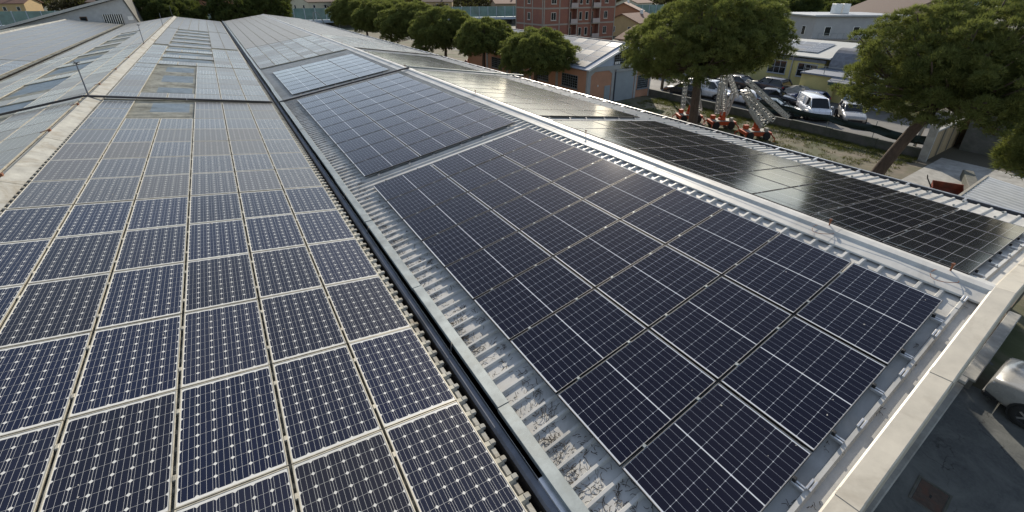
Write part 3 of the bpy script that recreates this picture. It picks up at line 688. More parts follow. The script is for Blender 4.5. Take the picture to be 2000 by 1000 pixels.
pine('round pine left of the workshop roof, second of the small pines from the right', (27, 47.7, 0), (27, 47.7, 4.9), 3.3, 3.4, 2.5, 22, 170, 380, 0.26, 0.26, 0.03, group=GP, low=-0.6)
for lab, y, sd, r_ in (('third small pine from the right in the dark row behind the hall', 58.6, 23, 4.3), ('fourth small pine from the right in the dark row behind the hall', 69.8, 24, 4.9), ('fifth pine in the row, its crown before the glass barrier', 82, 25, 5.3), ('leftmost pine of the row behind the right hall', 97, 26, 6.2)):
    pine(lab, (27, y, 0), (27, y, 5.0 + 0.03 * (y - 58)), r_, r_, 3.1, sd, 170, 260, 0.26, 0.30, 0.038, group=GP, low=-0.7)
for lab, x, y, r_, sd, zc in (('dark rounded tree behind the far end of the left hall, beside the white gable', -6.4, 113, 6.2, 31, 5.4), ('rounded olive-green tree behind the far valley between the halls', 5.0, 113, 4.6, 32, 6.2), ('taller dark tree behind the far right ridge', 11.6, 115, 4.0, 33, 6.6)):
    pine(lab, (x, y, 0), (x, y, zc), r_, r_, 4.2, sd, 110, 130, 0.3, 0.45, 0.07, mat='needle_far', group='trees behind the far ends of the halls', name='evergreen_tree', low=-0.8)
for k, (lab, x, y, r_, h) in enumerate((('dark evergreen behind the grey house, left of its chimney', 108, 63, 6, 7), ('dark evergreen behind the grey house, right of its chimney', 122, 58, 7, 8), ('dark evergreen between the grey house and the tan gable', 118, 46, 6, 7), ('tall dark tree beyond the large middle pine', 96, 66, 5, 7))):
    pine(lab, (x, y, 0), (x, y, h * 0.62), r_, r_, h * 0.5, 40 + k, 45, 60, 0.3, 0.6, 0.10, mat='needle_far', group='dark trees behind the houses', name='evergreen_tree', low=-0.8)
# the far wooded slope behind the motorway reads as one brown mass
rg = np.random.default_rng(77); cen = []; rad = []
for k in range(420):
    t = rg.random(); x = -260 + 760 * t; y = 215 - 0.27 * x + 150 * rg.random()
    cen.append((x, y, 1.5 + 2.5 * rg.random())); rad.append(3 + 4 * rg.random())
o = tuft_mesh('far_wood', cen, rad, 3.0, 78, 1.8, 0.45, 5, 0.8, 'shrub'); tag(o, 'brown leafless trees and scrub behind the motorway barrier', 'wood', kind='stuff')
# rough grass tufts over the yard
rg = np.random.default_rng(79); cen = []; rad = []
for k in range(1500):
    x = 29 + 9.4 * rg.random(); y = 8.4 + 22 * rg.random()
    if rg.random() < 0.6: x = 38.3 - 2.5 * rg.random() ** 2
    cen.append((x, y, 0.0)); rad.append(0.12 + 0.2 * rg.random())
o = tuft_mesh('yard_grass', cen, rad, 260, 80, 0.16, 0.012, 3, 0.25, 'grass'); tag(o, 'patchy rough grass on the yard by the low wall', 'grass', kind='stuff')

# ------------------------------------------------------------ windows for buildings
def window(root, face, a0, a1, z0, z1, at, nx, nz, frame, fw=0.06, sill=True, bars=0.035, depth=0.05, name='window'):
    """face: 'x' or 'y' = the wall's normal axis, visible from its negative side; at = wall coordinate (world)"""
    R0_ = root.location
    def P(a, d, z): return (at - d - R0_.x, a - R0_.y, z) if face == 'x' else (a - R0_.x, at - d - R0_.y, z)
    def bx(b, a, c, d0, d1, e, f):
        p, q = P(a, d0, e), P(c, d1, f); b.box(min(p[0], q[0]), max(p[0], q[0]), min(p[1], q[1]), max(p[1], q[1]), e, f)
    b = MB()
    bx(b, a0 - fw, a0, 0.002, depth, z0, z1); bx(b, a1, a1 + fw, 0.002, depth, z0, z1); bx(b, a0 - fw, a1 + fw, 0.002, depth, z1, z1 + fw); bx(b, a0 - fw, a1 + fw, 0.002, depth, z0 - fw, z0)
    for i in range(1, nx): a = a0 + (a1 - a0) * i / nx; bx(b, a - bars / 2, a + bars / 2, 0.018, depth * 0.8, z0, z1)
    for i in range(1, nz): z = z0 + (z1 - z0) * i / nz; bx(b, a0, a1, 0.020, depth * 0.78, z - bars / 2, z + bars / 2)
    w_ = b.build(name, frame, root)
    if nx * nz <= 8:
        for i in range(nx):
            for j in range(nz):
                g = MB(); bx(g, a0 + (a1 - a0) * i / nx, a0 + (a1 - a0) * (i + 1) / nx, 0.004, 0.016, z0 + (z1 - z0) * j / nz, z0 + (z1 - z0) * (j + 1) / nz); g.build('pane', M['glass'], w_)
    else:
        g = MB(); bx(g, a0, a1, 0.004, 0.016, z0, z1); g.build('glazing', M['glass'], w_)
    if sill:
        g = MB(); bx(g, a0 - 0.12, a1 + 0.12, 0.002, 0.16, z0 - fw - 0.07, z0 - fw - 0.001); g.build('sill', frame, w_)
    return w_
def wbox(root, x0, x1, y0, y1, z0, z1, name, mat, c=0.02):
    l = root.location
    return MB().cbox(x0 - l.x, x1 - l.x, y0 - l.y, y1 - l.y, z0 - l.z, z1 - l.z, c).build(name, mat, root)
def wquads(root, quads, name, mat):
    l = root.location; b = MB()
    for q in quads: b.add([(p[0] - l.x, p[1] - l.y, p[2] - l.z) for p in q], [tuple(range(len(q)))])
    return b.build(name, mat, root)
def slab_roof(root, x0, x1, zx0, zx1, y0, y1, th, name, mat):
    l = root.location
    return MB().prism([(x0 - l.x, zx0), (x1 - l.x, zx1), (x1 - l.x, zx1 + th), (x0 - l.x, zx0 + th)], 'y', y0 - l.y, y1 - l.y).build(name, mat, root)

# ------------------------------------------------------------ orange workshop with solar roof
pink = plain('salmon_render', (0.46, 0.245, 0.155), 0.9, 0, 0.14, 1.2, 0.15, stain=((0.30, 0.17, 0.12), 0.58, 0.85))
conc = plain('grey_frame', (0.36, 0.37, 0.37), 0.85, 0, 0.15, 2, 0.15)
bluegrey = plain('blue_cladding', (0.40, 0.47, 0.58), 0.6, 0, 0.08, 2)
doorgrey = plain('door_grey', (0.27, 0.31, 0.34), 0.55, 0, 0.1, 1.5)
barmat = plain('window_bars', (0.20, 0.22, 0.24), 0.5)
ws = tag(empty('workshop', (34.2, 44, 0)), 'salmon workshop with concrete frame, tall grey door and solar panel roof', 'building')
X0, X1, XM, YA, YB = 29.65, 38.65, 34.7, 32.1, 57.0
ze, zrg = 3.62, 5.62
wbox(ws, X0, X1, YA, YB, -0.1, 3.35, 'walls', pink, 0.01)
wquads(ws, [[(X0, YA + 0.03, 3.35), (X1, YA + 0.03, 3.35), (X1, YA + 0.03, 3.5), (XM, YA + 0.03, zrg - 0.1), (X0, YA + 0.03, 3.5)]], 'gable_cladding', bluegrey)
for x0, x1 in ((X0 - 0.06, X0 + 0.36), (32.85, 33.2), (36.2, 36.5), (X1 - 0.14, X1 + 0.07)): wbox(ws, x0, x1, YA - 0.07, YA + 0.2, -0.05, 3.4, 'column', conc)
wbox(ws, X0 - 0.07, X1 + 0.09, YA - 0.10, YA + 0.2, 3.25, 3.68, 'beam', conc)
for x, s_ in ((X0 + 0.36, 1), (32.85, -1), (33.2, 1), (36.2, -1), (36.5, 1), (X1 - 0.14, -1)):    # haunches under the beam
    wquads(ws, [[(x, YA - 0.05, 3.25), (x + s_ * 0.5, YA - 0.05, 3.25), (x, YA - 0.05, 2.9)]], 'haunch', conc)
for y in (36.9, 41.8, 46.7, 51.6): wbox(ws, X0 - 0.07, X0 + 0.1, y - 0.18, y + 0.18, -0.05, 3.4, 'column', conc)
wbox(ws, 33.3, 36.05, YA - 0.10, YA + 0.06, 0.0, 3.02, 'sliding_door', doorgrey)
wbox(ws, 33.22, 33.36, YA - 0.13, YA + 0.05, 0.0, 3.05, 'door_post', plain('door_post_dark', (0.05, 0.06, 0.08), 0.6))  # dark blue-grey post at the edge of the sliding door
wbox(ws, 33.2, 38.2, YA - 0.24, YA - 0.11, 3.03, 3.25, 'door_rail', conc)
wbox(ws, 31.95, 32.75, YA - 0.04, YA + 0.05, 0.0, 1.75, 'side_door', doorgrey)
wbox(ws, 34.5, 34.9, YA - 0.35, YA - 0.11, 3.28, 3.42, 'floodlight', M['black'])
wbox(ws, 30.95, 31.08, YA - 0.05, YA + 0.02, 1.75, 1.95, 'wall_box', M['white'])
window(ws, 'y', 36.75, 38.3, 0.95, 2.3, YA, 8, 6, barmat, 0.05, True, 0.03)
for y0 in (33.6, 38.4, 43.2, 48.0): window(ws, 'x', y0, y0 + 2.4, 1.5, 2.7, X0, 7, 5, barmat, 0.05, True, 0.03)
# gable glazing
b = MB(); l = ws.location
gx0, gx1 = 33.0, 36.9
b.add([(gx0 - l.x, YA - 0.01 - l.y, 3.70), (gx1 - l.x, YA - 0.01 - l.y, 3.70), (gx1 - 0.15 - l.x, YA - 0.01 - l.y, 4.55), (XM - l.x, YA - 0.01 - l.y, 5.35), (gx0 - 0.0 - l.x, YA - 0.01 - l.y, 4.75)], [(0, 1, 2, 3, 4)])
gz = b.build('gable_glazing', M['glass'], ws); b = MB()
for i in range(14):
    x = gx0 + 0.02 + i * 0.295; top = 5.33 - abs(x - XM) * (0.35 if x < XM else 0.37)
    b.box(x - l.x, x + 0.03 - l.x, YA - 0.04 - l.y, YA - 0.015 - l.y, 3.7, top)
for i in range(7):
    z = 3.72 + 0.24 * i; xa, xb = gx0 + max(0, (z - 4.75) * 2.7), gx1 - max(0, (z - 4.5) * 2.55)
    if xb > xa: b.box(xa - l.x, xb - l.x, YA - 0.037 - l.y, YA - 0.018 - l.y, z, z + 0.03)
b.build('glazing_bars', barmat, gz)
for i in range(3): wbox(ws, 33.12 + 0.24 * i, 33.30 + 0.24 * i, YA - 0.05, YA - 0.042, 3.76, 4.02, 'white_pane', M['white'], 0.003)  # small white panes low in the gable glazing
roofm = plain('workshop_roof', (0.36, 0.40, 0.47), 0.75, 0.0, 0.1, 1)
slab_roof(ws, X0 - 0.45, XM, ze - 0.12, zrg, YA - 0.5, YB + 0.4, 0.09, 'roof', roofm)
slab_roof(ws, XM, X1 + 0.45, zrg, ze - 0.12, YA - 0.5, YB + 0.4, 0.09, 'roof', roofm)
wquads(ws, [], 'x', roofm) if False else None
l = ws.location
MB().bar((X0 - 0.45 - l.x, YA - 0.52 - l.y, ze - 0.06), (XM - l.x, YA - 0.52 - l.y, zrg + 0.06), 0.06, 0.2).build('barge_board', M['white'], ws)
MB().bar((X1 + 0.45 - l.x, YA - 0.52 - l.y, ze - 0.06), (XM - l.x, YA - 0.52 - l.y, zrg + 0.06), 0.06, 0.2).build('barge_board', M['white'], ws)
MB().bar((XM - l.x, YA - 0.55 - l.y, zrg + 0.11), (XM - l.x, YB + 0.4 - l.y, zrg + 0.11), 0.3, 0.06).build('ridge_cap', M['flash'], ws)
ph = math.atan2(zrg - ze + 0.12, XM - X0 + 0.45)
wp = tag(empty('solar_array', (X0 - 0.2, YA + 0.35, ze + 0.10)), 'bluish solar panel array on the salmon workshop roof', 'solar array', G2); wp.rotation_euler = (0, -ph, 0)
M['conc_pale'] = plain('pale_frame', (0.42, 0.46, 0.50), 0.7)
pm = MB().quad((0.05, 0.05, 0), (0.97, 0.05, 0), (0.97, 1.55, 0), (0.05, 1.55, 0), 0).box(0, 1.02, 0, 1.6, -0.03, -0.003, 1).mesh('solar_panel', [M['dusty_cell'], M['conc_pale']])
for i in range(5):
    for j in range(14): link('solar_panel', pm, wp, (0.05 + i * 1.06, j * 1.68, 0.06))

# ------------------------------------------------------------ low wall, net fence, posts, boundary wall
lw = tag(empty('low_wall', (38.7, 20, 0)), 'low weathered concrete wall between the yard and the parking lane', 'wall')
for k in range(8): MB().cbox(-0.14, 0.14, -12 + 3.0 * k + 0.004, -9 + 3.0 * k - 0.004, -0.2, 0.72 + 0.02 * (k % 3), 0.02).build('wall_section', M['conc_dark'], lw)
fn = tag(empty('net_fence', (38.62, 14.5, 0)), 'sagging dark green shade net on thin posts along the low wall', 'fence')
netm = plain('shade_net', (0.010, 0.022, 0.018), 0.8, 0, 0.4, 14)
yy = np.linspace(8.3, 20.5, 27); b = MB()
for i, y in enumerate(yy):
    sg = 0.16 * math.sin(math.pi * ((y - 8.3) % 3.05) / 3.05); tp = (1.62 + 0.02 * (y - 8.3)) - sg; bt = tp - (0.62 - 0.025 * (y - 8.3))
    for z, dx in ((tp, 0.0), ((tp + bt) / 2, 0.06 * math.sin(i * 1.3)), (bt, 0.1 * math.sin(i * 0.9)), (bt - 0.003, 0.1 * math.sin(i * 0.9) + 0.012), (tp - 0.002, 0.012)): b.v.append((dx, y - 14.5, z))
for i in range(len(yy) - 1):
    for q in range(5): b.f.append((i * 5 + q, i * 5 + (q + 1) % 5, (i + 1) * 5 + (q + 1) % 5, (i + 1) * 5 + q)); b.m.append(0)
b.build('net', netm, fn, True)
for y in (8.35, 11.35, 14.4, 17.45, 20.5): MB().tube([(0.03, y - 14.5, 0.7), (0.03, y - 14.5, 1.95)], 0.025, 6).build('post', M['galv'], fn)
o = tag(empty('utility_pole', (42.6, 33.5, 0)), 'grey utility pole by the lane near the salmon workshop corner', 'pole')
MB().tube([(0, 0, -0.1), (0, 0, 4.2), (0, 0, 8.5)], [0.17, 0.14, 0.11], 10).build('shaft', M['conc_dark'], o, True); MB().cbox(-0.5, 0.5, -0.05, 0.05, 8.0, 8.12, 0.01).build('crossarm', M['galv'], o)
bw = tag(empty('boundary_wall', (48, 8.15, 0)), 'tan stained concrete boundary wall with coping running away from the yard', 'wall')
tanw = plain('tan_concrete', (0.36, 0.27, 0.16), 0.9, 0, 0.25, 1.6, 0.3, stain=((0.13, 0.11, 0.08), 0.5, 0.75), stretch=(2.2, 2.2, 0.35))
for k in range(10): MB().cbox(-9.6 + 2 * k + 0.006, -7.6 + 2 * k - 0.006, -0.1, 0.1, -0.2, 2.0, 0.015).build('wall_panel', tanw, bw)
for k in range(11): MB().cbox(-9.68 + 2 * k, -9.52 + 2 * k, -0.13, -0.101, -0.2, 1.98, 0.01).build('pilaster', M['conc_dark'], bw)
for k in range(5): MB().cbox(-9.8 + 4 * k, -5.82 + 4 * k, -0.2, 0.2, 2.004, 2.12, 0.02).build('coping', M['concrete'], bw)
MB().cbox(-9.85, -9.62, -0.22, 0.22, -0.2, 2.5, 0.02).build('end_post', M['concrete'], bw)
o = tag(MB().bar((0, 0, 0), (0.25, -0.15, 3.1), 0.16, 0.16).build('leaning_post', M['concrete']), 'pale concrete post standing at the end of the tan boundary wall', 'post'); o.location = (38.9, 9.0, 0)
sh = tag(empty('low_shed', (51, 5.5, 0)), 'low flat shed with pale roof beyond the boundary wall at the right edge', 'shed')
wbox(sh, 43.5, 60, 3.0, 7.6, -0.1, 2.6, 'walls', M['conc_dark']); wbox(sh, 43.2, 60.3, 2.7, 7.85, 2.602, 2.95, 'roof_slab', M['conc_dark']); wbox(sh, 44.0, 60.0, 3.0, 7.6, 2.952, 3.0, 'roof_sheet', M['white'])
# white shed roof, kerb strip and orange bin below the eave
wt = tag(empty('white_shed', (28.6, 2.6, 0)), 'small shed with dirty white corrugated roof under the pine branches', 'shed')
wsheet = plain('dirty_white_sheet', (0.50, 0.53, 0.57), 0.5, 0, 0.15, 1.5, stain=((0.12, 0.09, 0.07), 0.62, 0.72))
b = MB(); n = 24
for i in range(n + 1):
    x = -2.2 + 4.4 * i / n; e = 0.03 if i % 2 else 0.0
    b.v += [(x, -1.5, 1.75 + e), (x, 1.35, 2.05 + e)]
for i in range(n): b.f.append((2 * i, 2 * i + 1, 2 * i + 3, 2 * i + 2)); b.m.append(0)
b.build('roof_sheet', wsheet, wt); MB().box(-2.05, 2.05, -1.35, 1.2, -0.1, 1.72).build('walls', M['conc_dark'], wt)
MB().bar((-2.25, 1.38, 2.06), (2.25, 1.38, 2.06), 0.10, 0.07).build('roof_edge', M['concrete'], wt)
o = tag(MB().cbox(-0.25, 0.25, -3.2, 3.2, -0.1, 0.55, 0.03).build('kerb_wall', M['conc_dark']), 'grey concrete ramp wall beside the orange bin', 'wall'); o.location = (33.6, 4.6, 0); o.rotation_euler[2] = R(-72)
bn = tag(empty('loader_bucket', (32.3, 5.35, 0)), 'rusty orange loader bucket and scrap lying on the yard slab', 'bucket'); bn.rotation_euler[2] = R(25); bn.scale = (0.72, 0.72, 0.72)
red = plain('red_oxide', (0.24, 0.05, 0.022), 0.7, 0, 0.4, 5, stain=((0.10, 0.04, 0.025), 0.5, 0.75))
MB().prism([(-0.7, 0.06), (0.5, 0.06), (0.75, 0.35), (0.7, 0.95), (0.62, 0.95), (0.6, 0.45), (0.4, 0.16), (-0.7, 0.12)], 'y', -0.9, 0.9).build('bucket_shell', red, bn)
for y in (-0.9, 0.86): MB().prism([(-0.7, 0.06), (0.5, 0.06), (0.75, 0.35), (0.7, 0.95), (0.1, 0.6)], 'y', y, y + 0.04).build('bucket_side', red, bn)
for k in range(4): MB().bar((-1.5, -0.7 + 0.42 * k, 0.12), (-0.5, -0.6 + 0.38 * k, 0.3 + 0.06 * (k % 2)), 0.10, 0.07).build('scrap_bar', plain('scrap%d' % k, ((0.16, 0.10, 0.05), (0.22, 0.05, 0.03), (0.3, 0.22, 0.12), (0.1, 0.06, 0.04))[k], 0.8), bn)
MB().tube([(0.2, 0.95, 0.5), (0.5, 1.3, 1.1), (0.55, 1.35, 1.35)], [0.05, 0.04, 0.03], 6).build('lever', M['black'], bn)
# concrete kerb walls by the hall corner
kw = tag(empty('kerb_wall', (17.4, 0.62, 0)), 'pale concrete coping on a low wall off the hall corner, in front of the parked car', 'wall')
MB().cbox(-1.4, 3.6, -0.11, 0.11, -0.1, 0.32, 0.02).build('wall', M['conc_dark'], kw)
MB().cbox(-1.45, 3.6, -0.15, 0.15, 0.322, 0.40, 0.02).build('coping', M['concrete'], kw)
MB().cbox(-1.75, -1.452, -0.02, 0.20, 0.30, 0.40, 0.02).build('corner_block', M['concrete'], kw)

# ------------------------------------------------------------ yellow warehouse and garage
yel = plain('yellow_render', (0.50, 0.44, 0.19), 0.9, 0, 0.12, 0.9, 0.15, stain=((0.34, 0.29, 0.15), 0.58, 0.85))
greyw = plain('grey_trim', (0.16, 0.18, 0.22), 0.7)
lightroof = plain('pale_sheet_roof', (0.44, 0.44, 0.41), 0.75, 0.0, 0.1, 1)
yb = tag(empty('warehouse', (61, 32, 0)), 'pale yellow warehouse with grid windows and pale sheet roof', 'building')
wbox(yb, 57.0, 66.0, 23.2, 50, -0.1, 3.3, 'walls', yel, 0.01)
wbox(yb, 56.9, 57.1, 23.1, 50, 3.0, 3.34, 'cornice', greyw, 0.01)
for y in (23.9, 27.3, 30.9, 34.6, 38.3): window(yb, 'x', y, y + 2.0, 1.35, 2.75, 57.0, 3, 2, plain('grey_frame_%d' % int(y), (0.32, 0.35, 0.38), 0.5), 0.07, True, 0.05)
for y in (26.55, 33.9, 41): wbox(yb, 56.82, 56.95, y, y + 0.12, 0.0, 3.5, 'downpipe', conc, 0.02)
slab_roof(yb, 56.3, 63.5, 3.55, 4.75, 22.6, 50.5, 0.12, 'roof', lightroof); slab_roof(yb, 63.5, 66.6, 4.75, 4.2, 22.6, 50.5, 0.12, 'roof', lightroof)
wquads(yb, [[(57.0, 23.18, 3.3), (66.0, 23.18, 3.3), (66.0, 23.18, 4.25), (63.5, 23.18, 4.72), (57.0, 23.18, 3.66)]], 'gable', yel)
l = yb.location
MB().bar((56.3 - l.x, 22.58 - l.y, 3.62), (63.5 - l.x, 22.58 - l.y, 4.82), 0.05, 0.17).build('barge_board', M['white'], yb)
wpan = tag(empty('solar_array', (57.6, 24.6, 3.95)), 'cream-reflecting solar panels on the yellow warehouse roof', 'solar array', G2); wpan.rotation_euler = (0, -math.atan2(1.2, 7.2), 0)
for i in range(4):
    for j in range(8): link('solar_panel', pm, wpan, (0.2 + i * 1.06, j * 1.68, 0.06))
ga = tag(empty('garage', (54.2, 18.5, 0)), 'yellow garage with pale blue door under a grey canopy', 'garage')
wbox(ga, 52.0, 57.0, 12.6, 23.1, -0.1, 2.45, 'walls', yel, 0.01)
wbox(ga, 51.7, 57.0, 12.4, 23.15, 2.46, 2.62, 'flat_roof', greyw, 0.01)
wbox(ga, 51.93, 52.05, 15.4, 18.6, 0.0, 1.05, 'garage_door', plain('pale_blue', (0.42, 0.52, 0.68), 0.5, 0, 0.06), 0.01)
window(ga, 'x', 15.4, 18.6, 1.12, 1.85, 52.0, 6, 2, plain('white_bars', (0.5, 0.52, 0.55), 0.5), 0.05, False, 0.05)
l = ga.location
MB().prism([(50.7 - l.x, 2.12), (52.0 - l.x, 2.50), (52.0 - l.x, 2.58), (50.7 - l.x, 2.2)], 'y', 14.9 - l.y, 20.0 - l.y).build('canopy', plain('canopy', (0.20, 0.21, 0.23), 0.6), ga)
wbox(ga, 50.72, 51.0, 14.95, 19.9, 1.86, 2.1, 'canopy_valance', plain('green_valance', (0.02, 0.06, 0.05), 0.7), 0.01)
wbox(ga, 51.9, 52.02, 20.4, 22.8, 0.35, 1.0, 'low_window', greyw, 0.01)
wbox(ga, 51.55, 51.9, 19.6, 20.2, 0.0, 1.9, 'door_side', yel, 0.01)
for y in (21.0, 22.9):
    wbox(ga, 52.0, 52.05, y, y + 0.05, 2.63, 3.4, 'railing_post', M['galv'], 0.005)
for z in (3.0, 3.36): wbox(ga, 52.0, 52.04, 13.0, 22.95, z, z + 0.035, 'railing', M['galv'], 0.005)
vt = tag(empty('vaulted_roof', (58.5, 20.5, 2.65)), 'grey barrel-vaulted sheet roof on the terrace beside the yellow warehouse', 'roof')
b = MB(); n = 14
for i in range(n + 1):
    a = math.pi * i / n; b.v += [(2.2 * math.cos(a), -2.0, 2.1 * math.sin(a)), (2.2 * math.cos(a), 2.0, 2.1 * math.sin(a))]
for i in range(n): b.f.append((2 * i, 2 * i + 1, 2 * i + 3, 2 * i + 2)); b.m.append(0)
b.f.append(tuple(2 * i for i in range(n + 1))); b.m.append(0)
b.build('vault', M['flash'], vt)
for x in (-0.9, 0.4): MB().box(x, x + 0.25, -2.06, -2.01, 0.2, 1.7).build('vault_slot', M['black'], vt)
MB().box(-1.5, 6.5, -2.2, 2.2, -2.6, -0.01).build('terrace_block', greyw, vt)

# ------------------------------------------------------------ vehicles
glassc = plain('car_glass', (0.010, 0.013, 0.016), 0.04)
chrome = plain('rim_metal', (0.45, 0.45, 0.46), 0.3, 0.8)
lampw = plain('lamp_clear', (0.55, 0.56, 0.58), 0.1); lampr = plain('lamp_red', (0.30, 0.012, 0.01), 0.2)
def paint(name, c, rough=0.28): return plain(name, c, rough, 0.15, 0.06, 2, coat=0.6)
tyre_me = MB().lathe([(0.19, -0.09), (0.30, -0.10), (0.325, -0.07), (0.325, 0.07), (0.30, 0.10), (0.19, 0.09)], (0, 0, 0), 'y', 24).mesh('wheel', [M['rubber']], True)
def rim_mesh():
    b = MB().lathe([(0.0, -0.03), (0.05, -0.05), (0.185, -0.03), (0.20, -0.088)], (0, 0, 0), 'y', 20, 0)
    for k in range(5):
        a = k * 2 * math.pi / 5; b.bar((0.04 * math.cos(a), -0.055, 0.04 * math.sin(a)), (0.19 * math.cos(a), -0.06, 0.19 * math.sin(a)), 0.05, 0.03, 1, (0, 1, 0))
    return b.mesh('rim', [plain('rim_dark', (0.05, 0.05, 0.055), 0.5), chrome])
rim_me = rim_mesh()
SH = {  # stations: (x, top z of lower body), then greenhouse (base front, base rear, roof front, roof rear, roof height)
 'hatch': (4.0, 1.72, [(2.0, .62), (1.93, .74), (1.2, .90), (.55, .98), (-1.6, 1.0), (-1.93, .96), (-2.0, .7)], (0.75, -1.9, 0.05, -1.45, 1.47)),
 'suv': (4.5, 1.84, [(2.25, .72), (2.18, .88), (1.35, 1.04), (.75, 1.10), (-1.9, 1.12), (-2.18, 1.08), (-2.25, .8)], (0.85, -2.15, 0.15, -1.75, 1.68)),
 'sedan': (4.5, 1.78, [(2.25, .60), (2.15, .72), (1.3, .88), (.7, .94), (-1.35, .98), (-2.15, .97), (-2.25, .7)], (0.8, -1.75, 0.05, -1.0, 1.43)),
 'van': (4.4, 1.80, [(2.2, .70), (2.12, .88), (1.65, 1.05), (1.3, 1.12), (-2.1, 1.14), (-2.17, 1.1), (-2.2, .7)], (1.45, -2.18, 0.75, -2.12, 1.86)),
}
def car(label, kind, loc, rz, mat, sc=1.0, group='vehicles parked along the lane', name='parked_car', cat='car'):
    L_, W_, st, gh = SH[kind]; hw = W_ / 2
    root = tag(empty(name, loc, rz), label, cat, group); root.scale = (sc, sc, sc); b = MB(); n = 0
    S2 = []
    for i in range(len(st) - 1):
        for q in range(3): t = q / 3; S2.append((st[i][0] + (st[i + 1][0] - st[i][0]) * t, st[i][1] + (st[i + 1][1] - st[i][1]) * t))
    S2.append(st[-1]); rings = []
    for x, zt in S2:
        e = abs(x) / (L_ / 2); w_ = hw * (1 - 0.16 * max(0, e - 0.72) / 0.28); zb = 0.24 + 0.10 * max(0, e - 0.8) / 0.2
        r_ = [(0, zb), (w_ * .90, zb), (w_ * .985, zb + .10), (w_, zb + .30 * (zt - zb) + .06), (w_ * .995, zb + .68 * (zt - zb)), (w_ * .95, zt - .035), (w_ * .80, zt), (0, zt + .018)]
        r_ += [(-y, z) for y, z in r_[1:-1][::-1]]
        rings.append([(x, y, z) for y, z in r_])
    m_ = len(rings[0])
    for r_ in rings: b.v += r_
    for i in range(len(rings) - 1):
        for k in range(m_): b.f.append((i * m_ + k, i * m_ + (k + 1) % m_, (i + 1) * m_ + (k + 1) % m_, (i + 1) * m_ + k)); b.m.append(0)
    b.f += [tuple(range(m_)), tuple(range((len(rings) - 1) * m_, len(rings) * m_))]; b.m += [0, 0]
    b.build('body', mat, root, True)
    bf, br, tf, trr, H = gh; zb = [z for x, z in st if x <= bf][0]; zf = zb - 0.02; wb, wt = hw * .93, hw * .76
    P = lambda x, y, z: (x, y, z)
    q = [P(bf, wb * .86, zf), P(bf, -wb * .86, zf), P(tf, -wt * .93, H - .05), P(tf, wt * .93, H - .05), P(br, wb * .9, zf), P(br, -wb * .9, zf), P(trr, -wt * .95, H - .06), P(trr, wt * .95, H - .06)]
    mb_, mt = ((bf + br) / 2, (tf + trr) / 2)
    g = MB(); g.add([q[0], q[1], q[2], q[3]], [(0, 1, 2, 3)]); g.add([q[4], q[5], q[6], q[7]], [(0, 1, 2, 3)])
    gl_end = br if kind != 'van' else bf - 1.15; glt = trr if kind != 'van' else bf - 1.15
    for s_ in (1, -1):
        y0, y1 = (wb * s_, wt * s_)
        g.add([(bf, y0 * .86, zf), ((bf + gl_end) / 2, y0, zf), (gl_end, y0 * (.9 if kind != 'van' else 1.0), zf), (glt, y1 * (.95 if kind != 'van' else 1.0), H - .06), ((tf + glt) / 2, y1, H - .04), (tf, y1 * .93, H - .05)], [(0, 1, 2, 3, 4, 5)])
    g.build('cabin_glass', glassc, root)
    rf = MB(); rp = [(tf + .06, .0), (tf + .0, 1), (mt, 1.02), (trr, .98), (trr - .05, 0)]
    top = []
    for x, k in ((tf + .05, .90), (tf - .15, .98), (mt, 1.0), (trr + .2, .99), (trr - .06, .93)):
        z = H - (.045 if k < .95 else 0.0); w_ = wt * k; top.append([(x, w_ + .02, z - .05), (x, w_ * .86, z), (x, 0, z + .03), (x, -w_ * .86, z), (x, -w_ - .02, z - .05)])
    for r_ in top: rf.v += r_
    for i in range(4):
        for k in range(4): rf.f.append((i * 5 + k, i * 5 + k + 1, (i + 1) * 5 + k + 1, (i + 1) * 5 + k)); rf.m.append(0)
    for s_ in (1, -1):                                       # pillars
        rf.bar((bf + .01, wb * .87 * s_, zf), (tf + .01, wt * .95 * s_, H - .03), .07, .07); rf.bar((br - .0, wb * .92 * s_, zf), (trr - .01, wt * .97 * s_, H - .03), .13, .09)
        rf.bar((mb_ + .1, wb * 1.0 * s_, zf), (mt + .05, wt * 1.0 * s_, H - .03), .09, .04)
        if kind == 'van':
            rf.add([(gl_end, wb * 1.005 * s_, zf - .02), (br, wb * .95 * s_, zf - .02), (trr, wt * .99 * s_, H - .04), (glt, wt * 1.02 * s_, H - .04)], [(0, 1, 2, 3)])
    rf.build('roof', mat, root, True)
    for x in (L_ * .305, -L_ * .29):
        for s_ in (1, -1):
            a_ = MB().lathe([(0.0, 0.0), (0.385, 0.0), (0.385, -0.12)], (x, s_ * (hw - .004) , 0.33), 'y', 20) if s_ < 0 else MB().lathe([(0.0, 0.0), (0.385, 0.0), (0.385, -0.12)], (x, s_ * (hw + .004), 0.33), 'y', 20)
            a_.build('wheel_arch', M['rubber'], root)
            w_ = link('wheel', tyre_me, root, (x, s_ * (hw - .045), 0.325)); w_.rotation_euler[2] = 0 if s_ < 0 else math.pi
            rm_ = link('rim', rim_me, w_)
